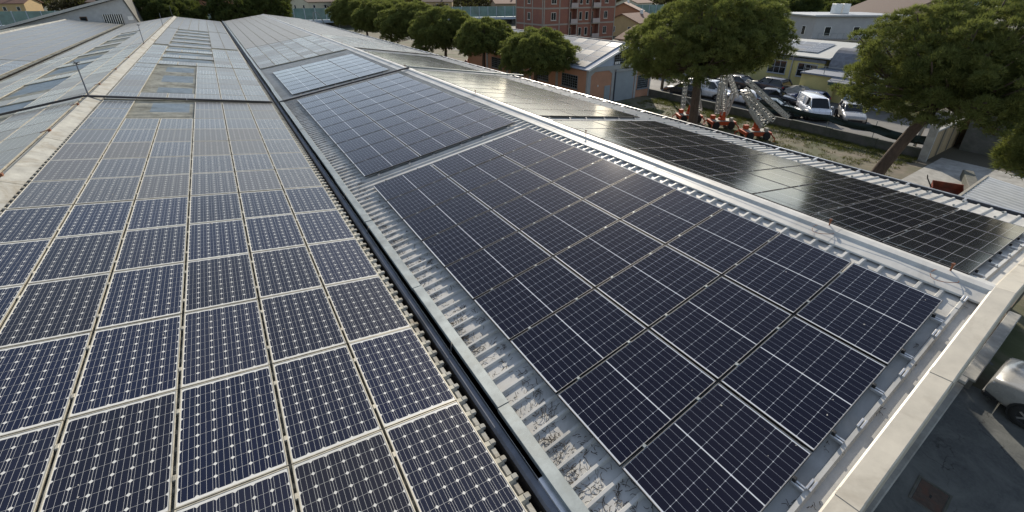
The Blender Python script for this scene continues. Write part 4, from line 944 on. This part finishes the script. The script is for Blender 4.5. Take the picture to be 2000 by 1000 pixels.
    for s_ in (1, -1):
        MB().cbox(L_ / 2 - .34, L_ / 2 - .035, s_ * hw * .66 - .19, s_ * hw * .66 + .17, st[0][1] - .06, st[0][1] + .10, .04).build('headlight', lampw, root)
        MB().cbox(-L_ / 2 + .01, -L_ / 2 + .12, s_ * hw * .74 - .10, s_ * hw * .74 + .10, .72, .98, .03).build('tail_light', lampr, root)
        sm = MB()
        for x in (bf - .12, (bf + br) / 2 + .12, br * .62): sm.bar((x, s_ * (hw * .985), .36), (x - .03, s_ * (hw * .955), zf - .01), .012, .012)
        sm.bar((bf - .12, s_ * hw * .99, .36), (br * .62, s_ * hw * .99, .36), .012, .012); sm.build('door_seam', M['rubber'], root)
        MB().cbox((bf + br) / 2 + .18, (bf + br) / 2 + .36, s_ * hw * .99 - .02, s_ * hw * .99 + .02, zf - .17, zf - .135, .008).build('door_handle', mat, root)
        MB().cbox(bf - .32, bf - .14, s_ * (hw + .07) - .09, s_ * (hw + .07) + .09, zf + .03, zf + .17, .03).build('mirror', mat, root)
    MB().cbox(L_ / 2 - .03, L_ / 2 + .012, -hw * .6, hw * .6, .34, .52, .01).build('grille', M['black'], root)
    MB().cbox(L_ / 2 - .30, L_ / 2 + .03, -hw * .86, hw * .86, .22, .40, .05).build('front_bumper', M['black'], root)
    MB().bar((L_ / 2 - .45, -hw * .80, st[1][1] + .03), (bf + .02, -hw * .82, zf + .035), .012, .012).bar((L_ / 2 - .45, hw * .80, st[1][1] + .03), (bf + .02, hw * .82, zf + .035), .012, .012).build('bonnet_seam', M['rubber'], root)
    for s_ in (1, -1): MB().cbox(-L_ * .27, L_ * .27, s_ * hw * .97 - .03, s_ * hw * .97 + .03, .22, .31, .015).build('sill_trim', M['black'], root)
    MB().cbox(-L_ / 2 - .012, -L_ / 2 + .03, -hw * .7, hw * .7, .32, .46, .01).build('rear_bumper', M['black'], root)
    return root
P_blk, P_wht, P_blue, P_navy, P_grn, P_sil, P_dg = paint('paint_black', (0.012, 0.013, 0.016)), paint('paint_white', (0.66, 0.67, 0.69)), paint('paint_blue', (0.02, 0.08, 0.55)), paint('paint_navy', (0.015, 0.03, 0.10)), paint('paint_green', (0.012, 0.035, 0.035)), paint('paint_silver', (0.33, 0.325, 0.31)), paint('paint_charcoal', (0.03, 0.033, 0.045))
car('silver car at the lower right corner, its front pointing at the low coping', 'suv', (16.42, -2.02, 0.012), R(88), P_sil, 1.0, None)
car('bright blue car behind the corner of the salmon workshop', 'hatch', (49.6, 39.6, 0.01), R(60), P_blue)
car('black hatchback with lit roof left of the middle pine trunk', 'hatch', (41.8, 30.0, 0.01), R(100), P_blk)
car('white panel van behind the middle pine trunk', 'van', (43.2, 27.9, 0.01), R(-82), P_wht, 1.0, name='parked_van', cat='van')
car('black estate car by the warehouse wall, under the middle pine', 'suv', (53.4, 32.4, 0.01), R(-80), P_blk)
car('dark blue-grey sport utility car below the warehouse windows', 'suv', (51.6, 26.0, 0.01), R(80), P_dg)
car('white car half hidden behind the ladder lifts', 'hatch', (43.6, 24.2, 0.01), R(85), P_wht)
car('black car with glinting windscreen behind the longest ladder lift', 'sedan', (46.6, 22.6, 0.01), R(-75), P_blk)
car('navy blue car in front of the tarpaulin heap', 'hatch', (48.4, 20.6, 0.01), R(95), P_navy)
car('white van with dark windscreen standing behind the shade net', 'van', (44.2, 17.9, 0.01), R(-138), P_wht, 1.0, name='parked_van', cat='van')
car('dark green car just behind the shade net', 'sedan', (42.0, 20.2, 0.01), R(-72), P_grn)
car('silver car right of the white van, behind the shade net', 'hatch', (45.6, 15.4, 0.01), R(-150), P_sil)
car('black car beside the dark sport utility car under the warehouse', 'sedan', (51.0, 29.6, 0.01), R(80), P_blk)
# tarpaulin-covered heap
b = MB(); n, m_ = 18, 12; rg = np.random.default_rng(3)
for j in range(m_ + 1):
    for i in range(n):
        a = 2 * math.pi * i / n; t = j / m_; k = math.cos(t * math.pi / 2) ** 0.55
        r_ = 1 + 0.10 * math.sin(5 * a + 2 * t) + 0.05 * rg.normal()
        b.v.append((1.1 * k * r_ * math.cos(a), 2.0 * k * r_ * math.sin(a), 1.25 * t ** 0.8 * (1 + 0.07 * math.sin(3 * a)) + 0.03 * rg.normal() * (t > 0)))
for j in range(m_):
    for i in range(n): b.f.append((j * n + i, j * n + (i + 1) % n, (j + 1) * n + (i + 1) % n, (j + 1) * n + i)); b.m.append(0)
o = b.build('tarpaulin_heap', plain('tarpaulin', (0.26, 0.25, 0.22), 0.7, 0, 0.3, 3, 0.3)); o.location = (51.3, 22.6, 0); tag(o, 'crumpled grey tarpaulin over a heap beside the yellow warehouse', 'tarpaulin')

# ------------------------------------------------------------ orange ladder lifts
def lattice(p0, p1, w_, h_, n, t=0.065, m=0):
    b = MB(); a = Vector(p0); c = Vector(p1); d = (c - a).normalized(); s_ = d.cross(Vector((0, 0, 1))).normalized(); u = s_.cross(d).normalized()
    co = [(i, j) for i in (-.5, .5) for j in (-.5, .5)]
    pt = lambda k, i, j: a + (c - a) * (k / n) + s_ * (i * w_) + u * (j * h_)
    for i, j in co: b.bar(pt(0, i, j), pt(n, i, j), t * 1.5, t * 1.5, m)
    for k in range(n + 1):
        for j in (-.5, .5): b.bar(pt(k, -.5, j), pt(k, .5, j), t * .7, t * .7, m)
        for i in (-.5, .5): b.bar(pt(k, i, -.5), pt(k, i, .5), t * .7, t * .7, m)
    for k in range(n):
        for i in (-.5, .5): b.bar(pt(k, i, -.5 if k % 2 else .5), pt(k + 1, i, .5 if k % 2 else -.5), t * .6, t * .6, m)
    return b
wheel_lift = MB().lathe([(0.0, -0.1), (0.17, -0.11), (0.36, -0.12), (0.42, -0.09), (0.42, 0.09), (0.36, 0.12), (0.17, 0.11), (0.0, 0.1)], (0, 0, 0), 'y', 20).mesh('wheel', [M['rubber']], True)
M['galv_light'] = plain('boom_alu', (0.42, 0.42, 0.41), 0.45, 0.4)
deckm = plain('deck_grey', (0.34, 0.33, 0.29), 0.7, 0, 0.3, 6)
def lift(label, loc, rz, booms):
    root = tag(empty('ladder_lift', loc, rz), label, 'lift', 'orange ladder lifts parked in the yard'); root.scale = (0.78, 0.78, 0.92)
    MB().prism([(-1.5, .42), (1.45, .42), (1.62, .58), (1.62, .78), (-1.62, .78), (-1.62, .55)], 'y', -.85, .85).build('chassis', M['orange'], root)
    MB().cbox(-1.35, 1.35, -.72, .72, .785, .84, .01).build('deck', deckm, root)
    for x in (-1.0, 1.0):
        for y in (-.92, .92): link('wheel', wheel_lift, root, (x, y, .42))
    MB().lathe([(.0, .845), (.48, .845), (.48, .98), (.40, 1.05), (.0, 1.05)], (0, 0, 0), 'z', 18).build('turntable', M['orange'], root)
    MB().cbox(-1.3, -.75, .2, .68, .845, 1.25, .03).build('control_box', M['orange'], root)
    MB().cbox(.85, 1.25, -.66, -.2, .845, 1.15, .03).build('battery_box', deckm, root)
    for s_ in (-1, 1):
        MB().prism([(-.25, 1.0), (.28, 1.0), (.14, 1.75), (-.10, 1.75)], 'y', s_ * .33 - .03, s_ * .33 + .03).build('boom_bracket', M['orange'], root)
        for x in (-1.55, 1.55):
            MB().bar((x, s_ * .8, .62), (x * 1.15, s_ * 1.35, .30), .10, .10).bar((x * 1.15, s_ * 1.35, .34), (x * 1.15, s_ * 1.35, .02), .08, .08).cbox(x * 1.15 - .14, x * 1.15 + .14, s_ * 1.35 - .14, s_ * 1.35 + .14, .0, .035, .008).build('outrigger', M['orange'], root)
    for c_ in list(root.children): c_.scale = (0.80, 0.80, 0.86); c_.location = (c_.location.x * 0.80, c_.location.y * 0.80, c_.location.z * 0.86)
    for p0, p1, w_, h_, n in booms: lattice(p0, p1, w_, h_, n).build('ladder_boom', M['galv_light'], root)
    MB().bar((0.5, 0, 1.0), (-0.6, 0, 2.1), .09, .09).build('lift_ram', M['galv'], root)
    return root
lift('longest orange ladder lift, its lattice booms leaning far to the left', (33.5, 17.1, 0.02), R(-33), [((.75, 0, 1.35), (-1.75, .3, 3.95), .85, .62, 11), ((2.5, -.3, 1.95), (-1.75, 0, 4.75), .75, .26, 14), ((1.6, .3, 1.6), (-1.4, .5, 3.6), .7, .4, 10), ((.2, -.4, 1.05), (-1.2, -.3, 2.5), .3, .16, 6)])
lift('middle orange ladder lift with steeply raised lattice booms', (34.0, 20.3, 0.02), R(-33), [((.1, .1, 1.2), (-.65, .2, 5.0), .70, .42, 11), ((.95, -.2, 2.9), (-.55, -.1, 5.3), .75, .24, 10), ((.45, .3, 1.2), (.75, .1, 3.3), .6, .4, 6), ((-.6, 0, 1.3), (-.7, .1, 4.0), .5, .3, 8)])
lift('orange ladder lift half hidden by the middle pine trunk', (33.4, 23.0, 0.02), R(-33), [((-.75, .2, 1.2), (-.85, .3, 3.9), .4, .26, 8), ((.95, 0, 1.3), (.35, .1, 3.8), .7, .26, 9), ((1.1, -.1, 1.1), (.45, .1, 2.8), .5, .4, 6)])
lift('distant red-orange ladder lift glimpsed between the small pines', (32.5, 62.0, 0.02), R(70), [((-1.4, 0, 1.3), (2.2, 0, 2.3), .6, .3, 9), ((-1.0, 0, 1.8), (1.9, 0, 2.9), .4, .25, 9)])

# ------------------------------------------------------------ brick apartment block
brick = NT('brick_facing'); bt = brick.n('TexBrick'); bt.inputs['Scale'].default_value = 1.0; bt.inputs['Brick Width'].default_value = 0.25; bt.inputs['Row Height'].default_value = 0.07; bt.inputs['Mortar Size'].default_value = 0.008
bt.inputs['Color1'].default_value = (0.27, 0.105, 0.065, 1); bt.inputs['Color2'].default_value = (0.21, 0.08, 0.05, 1); bt.inputs['Mortar'].default_value = (0.22, 0.12, 0.085, 1)
cx_ = brick.n('SeparateXYZ'); brick.l(brick.pos(), cx_.inputs[0]); cc_ = brick.n('CombineXYZ'); brick.l(brick.math('ADD', cx_.outputs[0], cx_.outputs[1]), cc_.inputs[0]); brick.l(cx_.outputs[2], cc_.inputs[1]); brick.l(cc_.outputs[0], bt.inputs['Vector'])
brick = brick.set(**{'Base Color': brick.mix(brick.ramp(brick.noise(brick.pos(), 0.5, 5), 0.35, 0.75), bt.outputs[0], (0.20, 0.085, 0.065)), 'Roughness': 0.9})
band = plain('concrete_band', (0.28, 0.24, 0.20), 0.9, 0, 0.15, 1.5)
ap = tag(empty('apartment_block', (58.8, 71, 0)), 'red brick apartment block with concrete frame and small balconies', 'building')
AX0, AX1, AY0, AY1, ATOP = 50.0, 67.6, 66.65, 75.6, 9.75
wbox(ap, AX0, 56.0, AY0, AY1, -0.1, ATOP, 'wall', brick, 0.01)
wbox(ap, 56.0, AX1, AY0 + 1.1, AY1, -0.1, ATOP, 'wall', brick, 0.01)
for x0, x1 in ((57.75, 61.45), (63.4, AX1)): wbox(ap, x0, x1, AY0 + 0.12, AY0 + 1.098, -0.1, ATOP, 'wall', brick, 0.01)
wbox(ap, AX0 - 0.3, AX1 + 0.3, AY0 - 0.3, AY1 + 0.3, ATOP + 0.002, ATOP + 0.35, 'roof_slab', band)
BZ = [1.95, 4.72, 7.48]
for z in BZ:
    wbox(ap, AX0 - 0.04, AX0 - 0.002, AY0 - 0.04, AY1, z, z + 0.28, 'concrete_band', band, 0.004)
    for x0, x1 in ((AX0 - 0.04, 56.0),): wbox(ap, x0, x1, AY0 - 0.04, AY0 - 0.002, z, z + 0.28, 'concrete_band', band, 0.004)
    for x0, x1 in ((57.75, 61.45), (63.4, AX1)): wbox(ap, x0, x1, AY0 + 0.08, AY0 + 0.118, z, z + 0.28, 'concrete_band', band, 0.004)
for y in (AY0 + 0.15, 69.9, 72.5, 75.3): wbox(ap, AX0 - 0.06, AX0 - 0.042, y, y + 0.3, -0.1, ATOP, 'concrete_pier', band, 0.004)
for x in (AX0 - 0.06, 53.4, 55.75): wbox(ap, x, x + 0.25, AY0 - 0.06, AY0 - 0.042, -0.1, ATOP, 'concrete_pier', band, 0.004)
for x in (57.75, 61.25, 63.4, 67.35): wbox(ap, x, x + 0.25, AY0 + 0.06, AY0 + 0.078, -0.1, ATOP, 'concrete_pier', band, 0.004)
wfr = plain('pale_window_frame', (0.48, 0.44, 0.38), 0.7)
for z in [b_ + 0.95 for b_ in [-0.85] + BZ]:
    window(ap, 'x', 70.8, 71.5, z, z + 1.15, AX0, 2, 1, wfr, 0.08, True, 0.05)
    window(ap, 'y', 51.7, 52.7, z, z + 1.2, AY0, 2, 1, wfr, 0.08, True, 0.05)
    window(ap, 'y', 58.35, 58.95, z - 0.1, z + 1.2, AY0 + 0.12, 1, 1, wfr, 0.07, True); window(ap, 'y', 59.9, 60.5, z - 0.1, z + 1.2, AY0 + 0.12, 1, 1, wfr, 0.07, True)
    window(ap, 'y', 64.7, 65.5, z, z + 1.2, AY0 + 0.12, 2, 1, wfr, 0.07, True)
    if z > 2:
        for x0, x1 in ((56.05, 57.7), (61.5, 63.35)):
            bl = wbox(ap, x0, x1, AY0 - 0.3, AY0 + 1.05, z - 0.95, z - 0.75, 'balcony', band)
            l = ap.location; MB().cbox(x0 - l.x, x1 - l.x, AY0 - 0.34 - l.y, AY0 - 0.26 - l.y, z - 0.75, z + 0.05, 0.01).build('balcony_front', plain('balcony_render', (0.38, 0.32, 0.30), 0.8), bl)
            window(ap, 'y', x0 + 0.35, x0 + 1.15, z - 0.7, z + 1.2, AY0 + 1.1, 1, 1, wfr, 0.06, False)
for x in (55.6, 61.05): wbox(ap, x, x + 0.1, AY0 - 0.17, AY0 - 0.07, 0, ATOP, 'downpipe', plain('pipe%d' % int(x), (0.22, 0.10, 0.07), 0.6), 0.01)

# ------------------------------------------------------------ houses
tile = plain('roof_tiles', (0.20, 0.105, 0.07), 0.9, 0, 0.3, 3, 0.3, stain=((0.11, 0.075, 0.06), 0.5, 0.75))
tile2 = plain('brown_roof_tiles', (0.13, 0.085, 0.065), 0.9, 0, 0.3, 3, 0.3)
def house(label, cx, cy, rz, w_, d_, h_, rise, wm, rm, win=True, chim=True, flat=False, group='houses beyond the motorway'):
    root = tag(empty('house', (cx, cy, 0), rz), label, 'house', group)
    MB().cbox(-w_ / 2, w_ / 2, -d_ / 2, d_ / 2, -0.2, h_, 0.02).build('walls', wm, root)
    if flat:
        MB().cbox(-w_ / 2 - .7, w_ / 2 + .7, -d_ / 2 - .7, d_ / 2 + .7, h_ + .002, h_ + .25, .03).build('roof', rm, root)
    else:
        for s_ in (-1, 1):
            MB().prism([(s_ * (d_ / 2 + .5), h_ - .25), (0, h_ + rise), (0, h_ + rise + .18), (s_ * (d_ / 2 + .5), h_ - .07)], 'x', -w_ / 2 - .5, w_ / 2 + .5).build('roof', rm, root)
        for x in (-w_ / 2 + .02, w_ / 2 - .02): MB().add([(x, -d_ / 2, h_ - .01), (x, d_ / 2, h_ - .01), (x, 0, h_ + rise * .98)], [(0, 1, 2)]).build('gable', wm, root)
    if chim: MB().cbox(w_ * .2, w_ * .2 + .7, -.9, -.3, h_, h_ + rise + .9, .03).build('chimney', M['white'], root)
    if win:
        nst = max(1, int(h_ // 2.8))
        for s_ in range(nst):
            for k in range(3):
                x = -w_ / 2 + w_ * (k + .5) / 3; z = 1.0 + 2.8 * s_
                f = MB().cbox(x - .55, x + .55, -d_ / 2 - .05, -d_ / 2 - .002, z - .05, z + 1.35, .01).build('window', M['white'], root); MB().box(x - .45, x + .45, -d_ / 2 - .07, -d_ / 2 - .052, z, z + 1.3).build('pane', M['glass'], f)
            for k in range(2):
                y = -d_ / 2 + d_ * (k + .5) / 2; z = 1.0 + 2.8 * s_
                f = MB().cbox(-w_ / 2 - .05, -w_ / 2 - .002, y - .5, y + .5, z - .05, z + 1.35, .01).build('window', M['white'], root); MB().box(-w_ / 2 - .07, -w_ / 2 - .052, y - .4, y + .4, z, z + 1.3).build('pane', M['glass'], f)
    return root
cream, ochre, tan_, greyh, orng = (plain(n_, c_, 0.9, 0, 0.12, 0.8) for n_, c_ in (('cream_render', (0.50, 0.45, 0.34)), ('ochre_render', (0.42, 0.30, 0.15)), ('tan_brick', (0.26, 0.19, 0.12)), ('grey_render', (0.33, 0.33, 0.34)), ('orange_render', (0.36, 0.17, 0.09))))
GH = 'houses near the warehouse'
gh = house('grey flat-roofed house with white chimneys behind the yellow warehouse', 91, 37, R(-33), 14, 10, 6.7, 0, greyh, plain('grey_roof', (0.32, 0.34, 0.36), 0.6), True, False, True, GH)
for x in (-1.6, -0.2): MB().cbox(x, x + 1.1, -1.0, 0.1, 6.96, 8.5, .04).build('chimney', M['white'], gh)
MB().cbox(-7.6, 7.6, -7.4, -5.02, 3.1, 3.3, .02).build('balcony', band, gh)
for k in range(16): MB().cbox(-7.5 + k, -7.46 + k, -7.35, -7.31, 3.302, 4.25, .005).build('railing_post', M['galv'], gh)
MB().cbox(-7.55, 7.55, -7.36, -7.30, 4.252, 4.30, .005).build('railing', M['galv'], gh)
house('tan brick gabled house behind the nearest pine', 107, 34, R(62), 12, 13, 6.6, 2.4, tan_, tile2, True, False, False, GH)
house('orange rendered house with grey gable right of the brick apartment block', 101, 96, R(40), 14, 10, 5.2, 2.2, orng, tile, True, True, False, GH)
house('low ochre house with tiled roof left of the large middle pine', 92, 84, R(15), 12, 9, 3.4, 1.8, ochre, tile, True, True, False, GH)
house('cream house with dark gutter behind the blue car', 58.5, 46.5, R(90), 12, 8, 3.6, 1.6, cream, tile, True, False, False, GH)
rr = random.Random(21)
spots = [(-165, 330, 'cream house above the barrier at the far left edge'), (-140, 335, 'yellow-cream house right of the leftmost house above the barrier'), (-60, 250, 'brown-roofed house above the white gable'), (-30, 262, 'long brown-roofed house behind the dark end tree'), (8, 240, 'brown-roofed house behind the olive end tree'), (40, 215, 'reddish-roofed house above the barrier, left of the pine row'), (66, 208, 'orange-walled house above the barrier beside the pine row'), (92, 205, 'dark-roofed house above the barrier over the pine row'), (120, 190, 'brown house above the barrier left of the apartment block'), (150, 190, 'grey-roofed house partly behind the apartment block'), (180, 165, 'red-roofed house right of the apartment block'), (215, 150, 'brown-roofed house over the middle pine'), (250, 175, 'far brown-roofed house over the middle pine')]
for k, (x, y, lab) in enumerate(spots):
    house(lab, x, y, R(rr.uniform(-30, 30)), rr.uniform(12, 20), rr.uniform(9, 12), rr.choice((5.2, 6.0, 6.4)), rr.uniform(1.5, 2.4), (cream, cream, ochre, tan_, orng)[k % 5], (tile, tile2)[k % 2])

# ------------------------------------------------------------ white gabled building past the halls
wg = tag(empty('white_gable_building', (-15, 108, 0)), 'white gabled building with slatted window at the far end of the left halls', 'building')
gw = plain('white_block', (0.42, 0.42, 0.42), 0.9, 0, 0.14, 2.5, 0.2)
gx0, gxm, gx1, gz0, gzm, gz1 = -30.0, -11.3, -9.9, 4.2, 9.6, 5.0
MB().prism([(gx0 + 15, -0.1), (gx1 + 15, -0.1), (gx1 + 15, gz1 - 0.1), (gxm + 15, gzm - 0.2), (gx0 + 15, gz0 - 0.1)], 'y', 101.0 - 108, 116 - 108).build('walls', gw, wg)
MB().prism([(gx0 - 1 + 15, gz0 - 0.28), (gxm + 15, gzm - 0.1), (gxm + 15, gzm + 0.28), (gx0 - 1 + 15, gz0 + 0.1)], 'y', 100.2 - 108, 116.4 - 108).build('roof', plain('light_fascia', (0.46, 0.45, 0.42), 0.8), wg)
MB().prism([(gxm + 15.002, gzm - 0.1), (gx1 + 0.35 + 15, gz1 - 0.9), (gx1 + 0.45 + 15, gz1 - 0.9), (gxm + 15.1, gzm + 0.28), (gxm + 15.002, gzm + 0.28)], 'y', 100.8 - 108, 116.4 - 108).build('roof', M['conc_dark'], wg)
f = MB().box(-0.9, 3.3 - 0.0, 0, 0, 0, 0) if False else None
sw = MB().cbox(0.55, 3.05, -7.06, -7.002, 5.3, 6.95, .01).build('slatted_window', M['glass'], wg)
for k in range(9): MB().cbox(0.6 + 0.28 * k, 0.68 + 0.28 * k, -7.13, -7.061, 5.3, 6.95, .005).build('slat', M['alu'], sw)
for x, z, w_, h_ in ((-2.3, 5.7, .9, 1.0), (-6.0, 5.2, .9, .6), (-9.2, 4.9, .9, .6)):
    q = MB().cbox(x, x + w_, -7.06, -7.002, z, z + h_, .01).build('small_window', plain('brown_frame%d' % int(-x), (0.16, 0.09, 0.05), 0.7), wg); MB().box(x + .1, x + w_ - .1, -7.08, -7.062, z + .1, z + h_ - .1).build('pane', M['glass'], q)
MB().cbox(3.75, 4.45, -7.07, -7.002, 6.0, 6.6, .01).build('wall_box', M['white'], wg)
MB().cbox(-3.4, -3.0, -7.05, -7.002, 4.0, 7.3, .01).build('pilaster', gw, wg)

# ------------------------------------------------------------ motorway viaduct with glass barrier
vd = tag(empty('motorway_viaduct', (6.5, 158, 0)), 'motorway viaduct with pale beam and green glass noise barrier across the background', 'viaduct')
va, vb = Vector((-190, 209, 0)), Vector((420, 43.5, 0)); dv_ = (vb - va); Lv = dv_.length; dn = dv_.normalized(); vd.rotation_euler[2] = math.atan2(dn.y, dn.x)
off = (Vector((6.5, 158, 0)) - va).dot(dn)
glassm = plain('barrier_glass', (0.16, 0.26, 0.24), 0.18, 0, 0.35, 0.35, stain=((0.10, 0.13, 0.12), 0.5, 0.7))
beamm = plain('viaduct_beam', (0.36, 0.41, 0.46), 0.7, 0, 0.1, 0.3)
MB().box(-off, Lv - off, -0.6, 12, 1.55, 2.35).build('deck', beamm, vd)
for k in range(26): MB().cbox(-off + 24 * k, -off + 24 * k + 1.6, 1.0, 11, -0.2, 1.548, .05).build('pier', M['conc_dark'], vd)
MB().box(-off, Lv - off, 3.0, 3.4, -0.2, 1.54).build('back_wall', M['conc_dark'], vd)
post = MB().box(-.09, .09, -.5, -.28, 2.355, 5.75).mesh('barrier_post', [beamm]); pane = MB().box(.1, 2.9, -.42, -.39, 2.45, 5.7).mesh('glass_pane', [glassm]); rail_ = MB().box(.0, 3.0, -.40, -.36, 4.0, 4.12).mesh('barrier_rail', [beamm])
for k in range(int(Lv / 3)):
    x = -off + 3 * k
    link('barrier_post', post, vd, (x, 0, 0)); link('glass_pane', pane, vd, (x, 0, 0)); link('barrier_rail', rail_, vd, (x, 0.05, 0))
sl_ = tag(empty('street_lamp', (27.3, 121.5, 0)), 'twin-headed street lamp below the motorway barrier', 'street lamp')
MB().tube([(0, 0, -0.1), (0, 0, 3.6)], [.07, .05], 8).bar((-.55, 0, 3.55), (.55, 0, 3.55), .05).build('column', M['galv'], sl_)
for x in (-.7, .7): MB().cbox(x - .3, x + .3, -.14, .14, 3.5, 3.66, .04).build('lamp_head', M['white'], sl_)
py = tag(empty('gantry_frame', (22.5, 124, 0)), 'grey A-shaped steel gantry standing before the motorway barrier', 'gantry')
MB().bar((-1.2, 0, -0.1), (-.4, 0, 5.6), .22).bar((2.6, 0, 1.5), (.5, 0, 5.6), .22).bar((-1.0, 0, 2.2), (2.2, 0, 2.2), .18).bar((-.4, 0, 5.6), (.5, 0, 5.6), .2).build('frame', M['galv'], py)
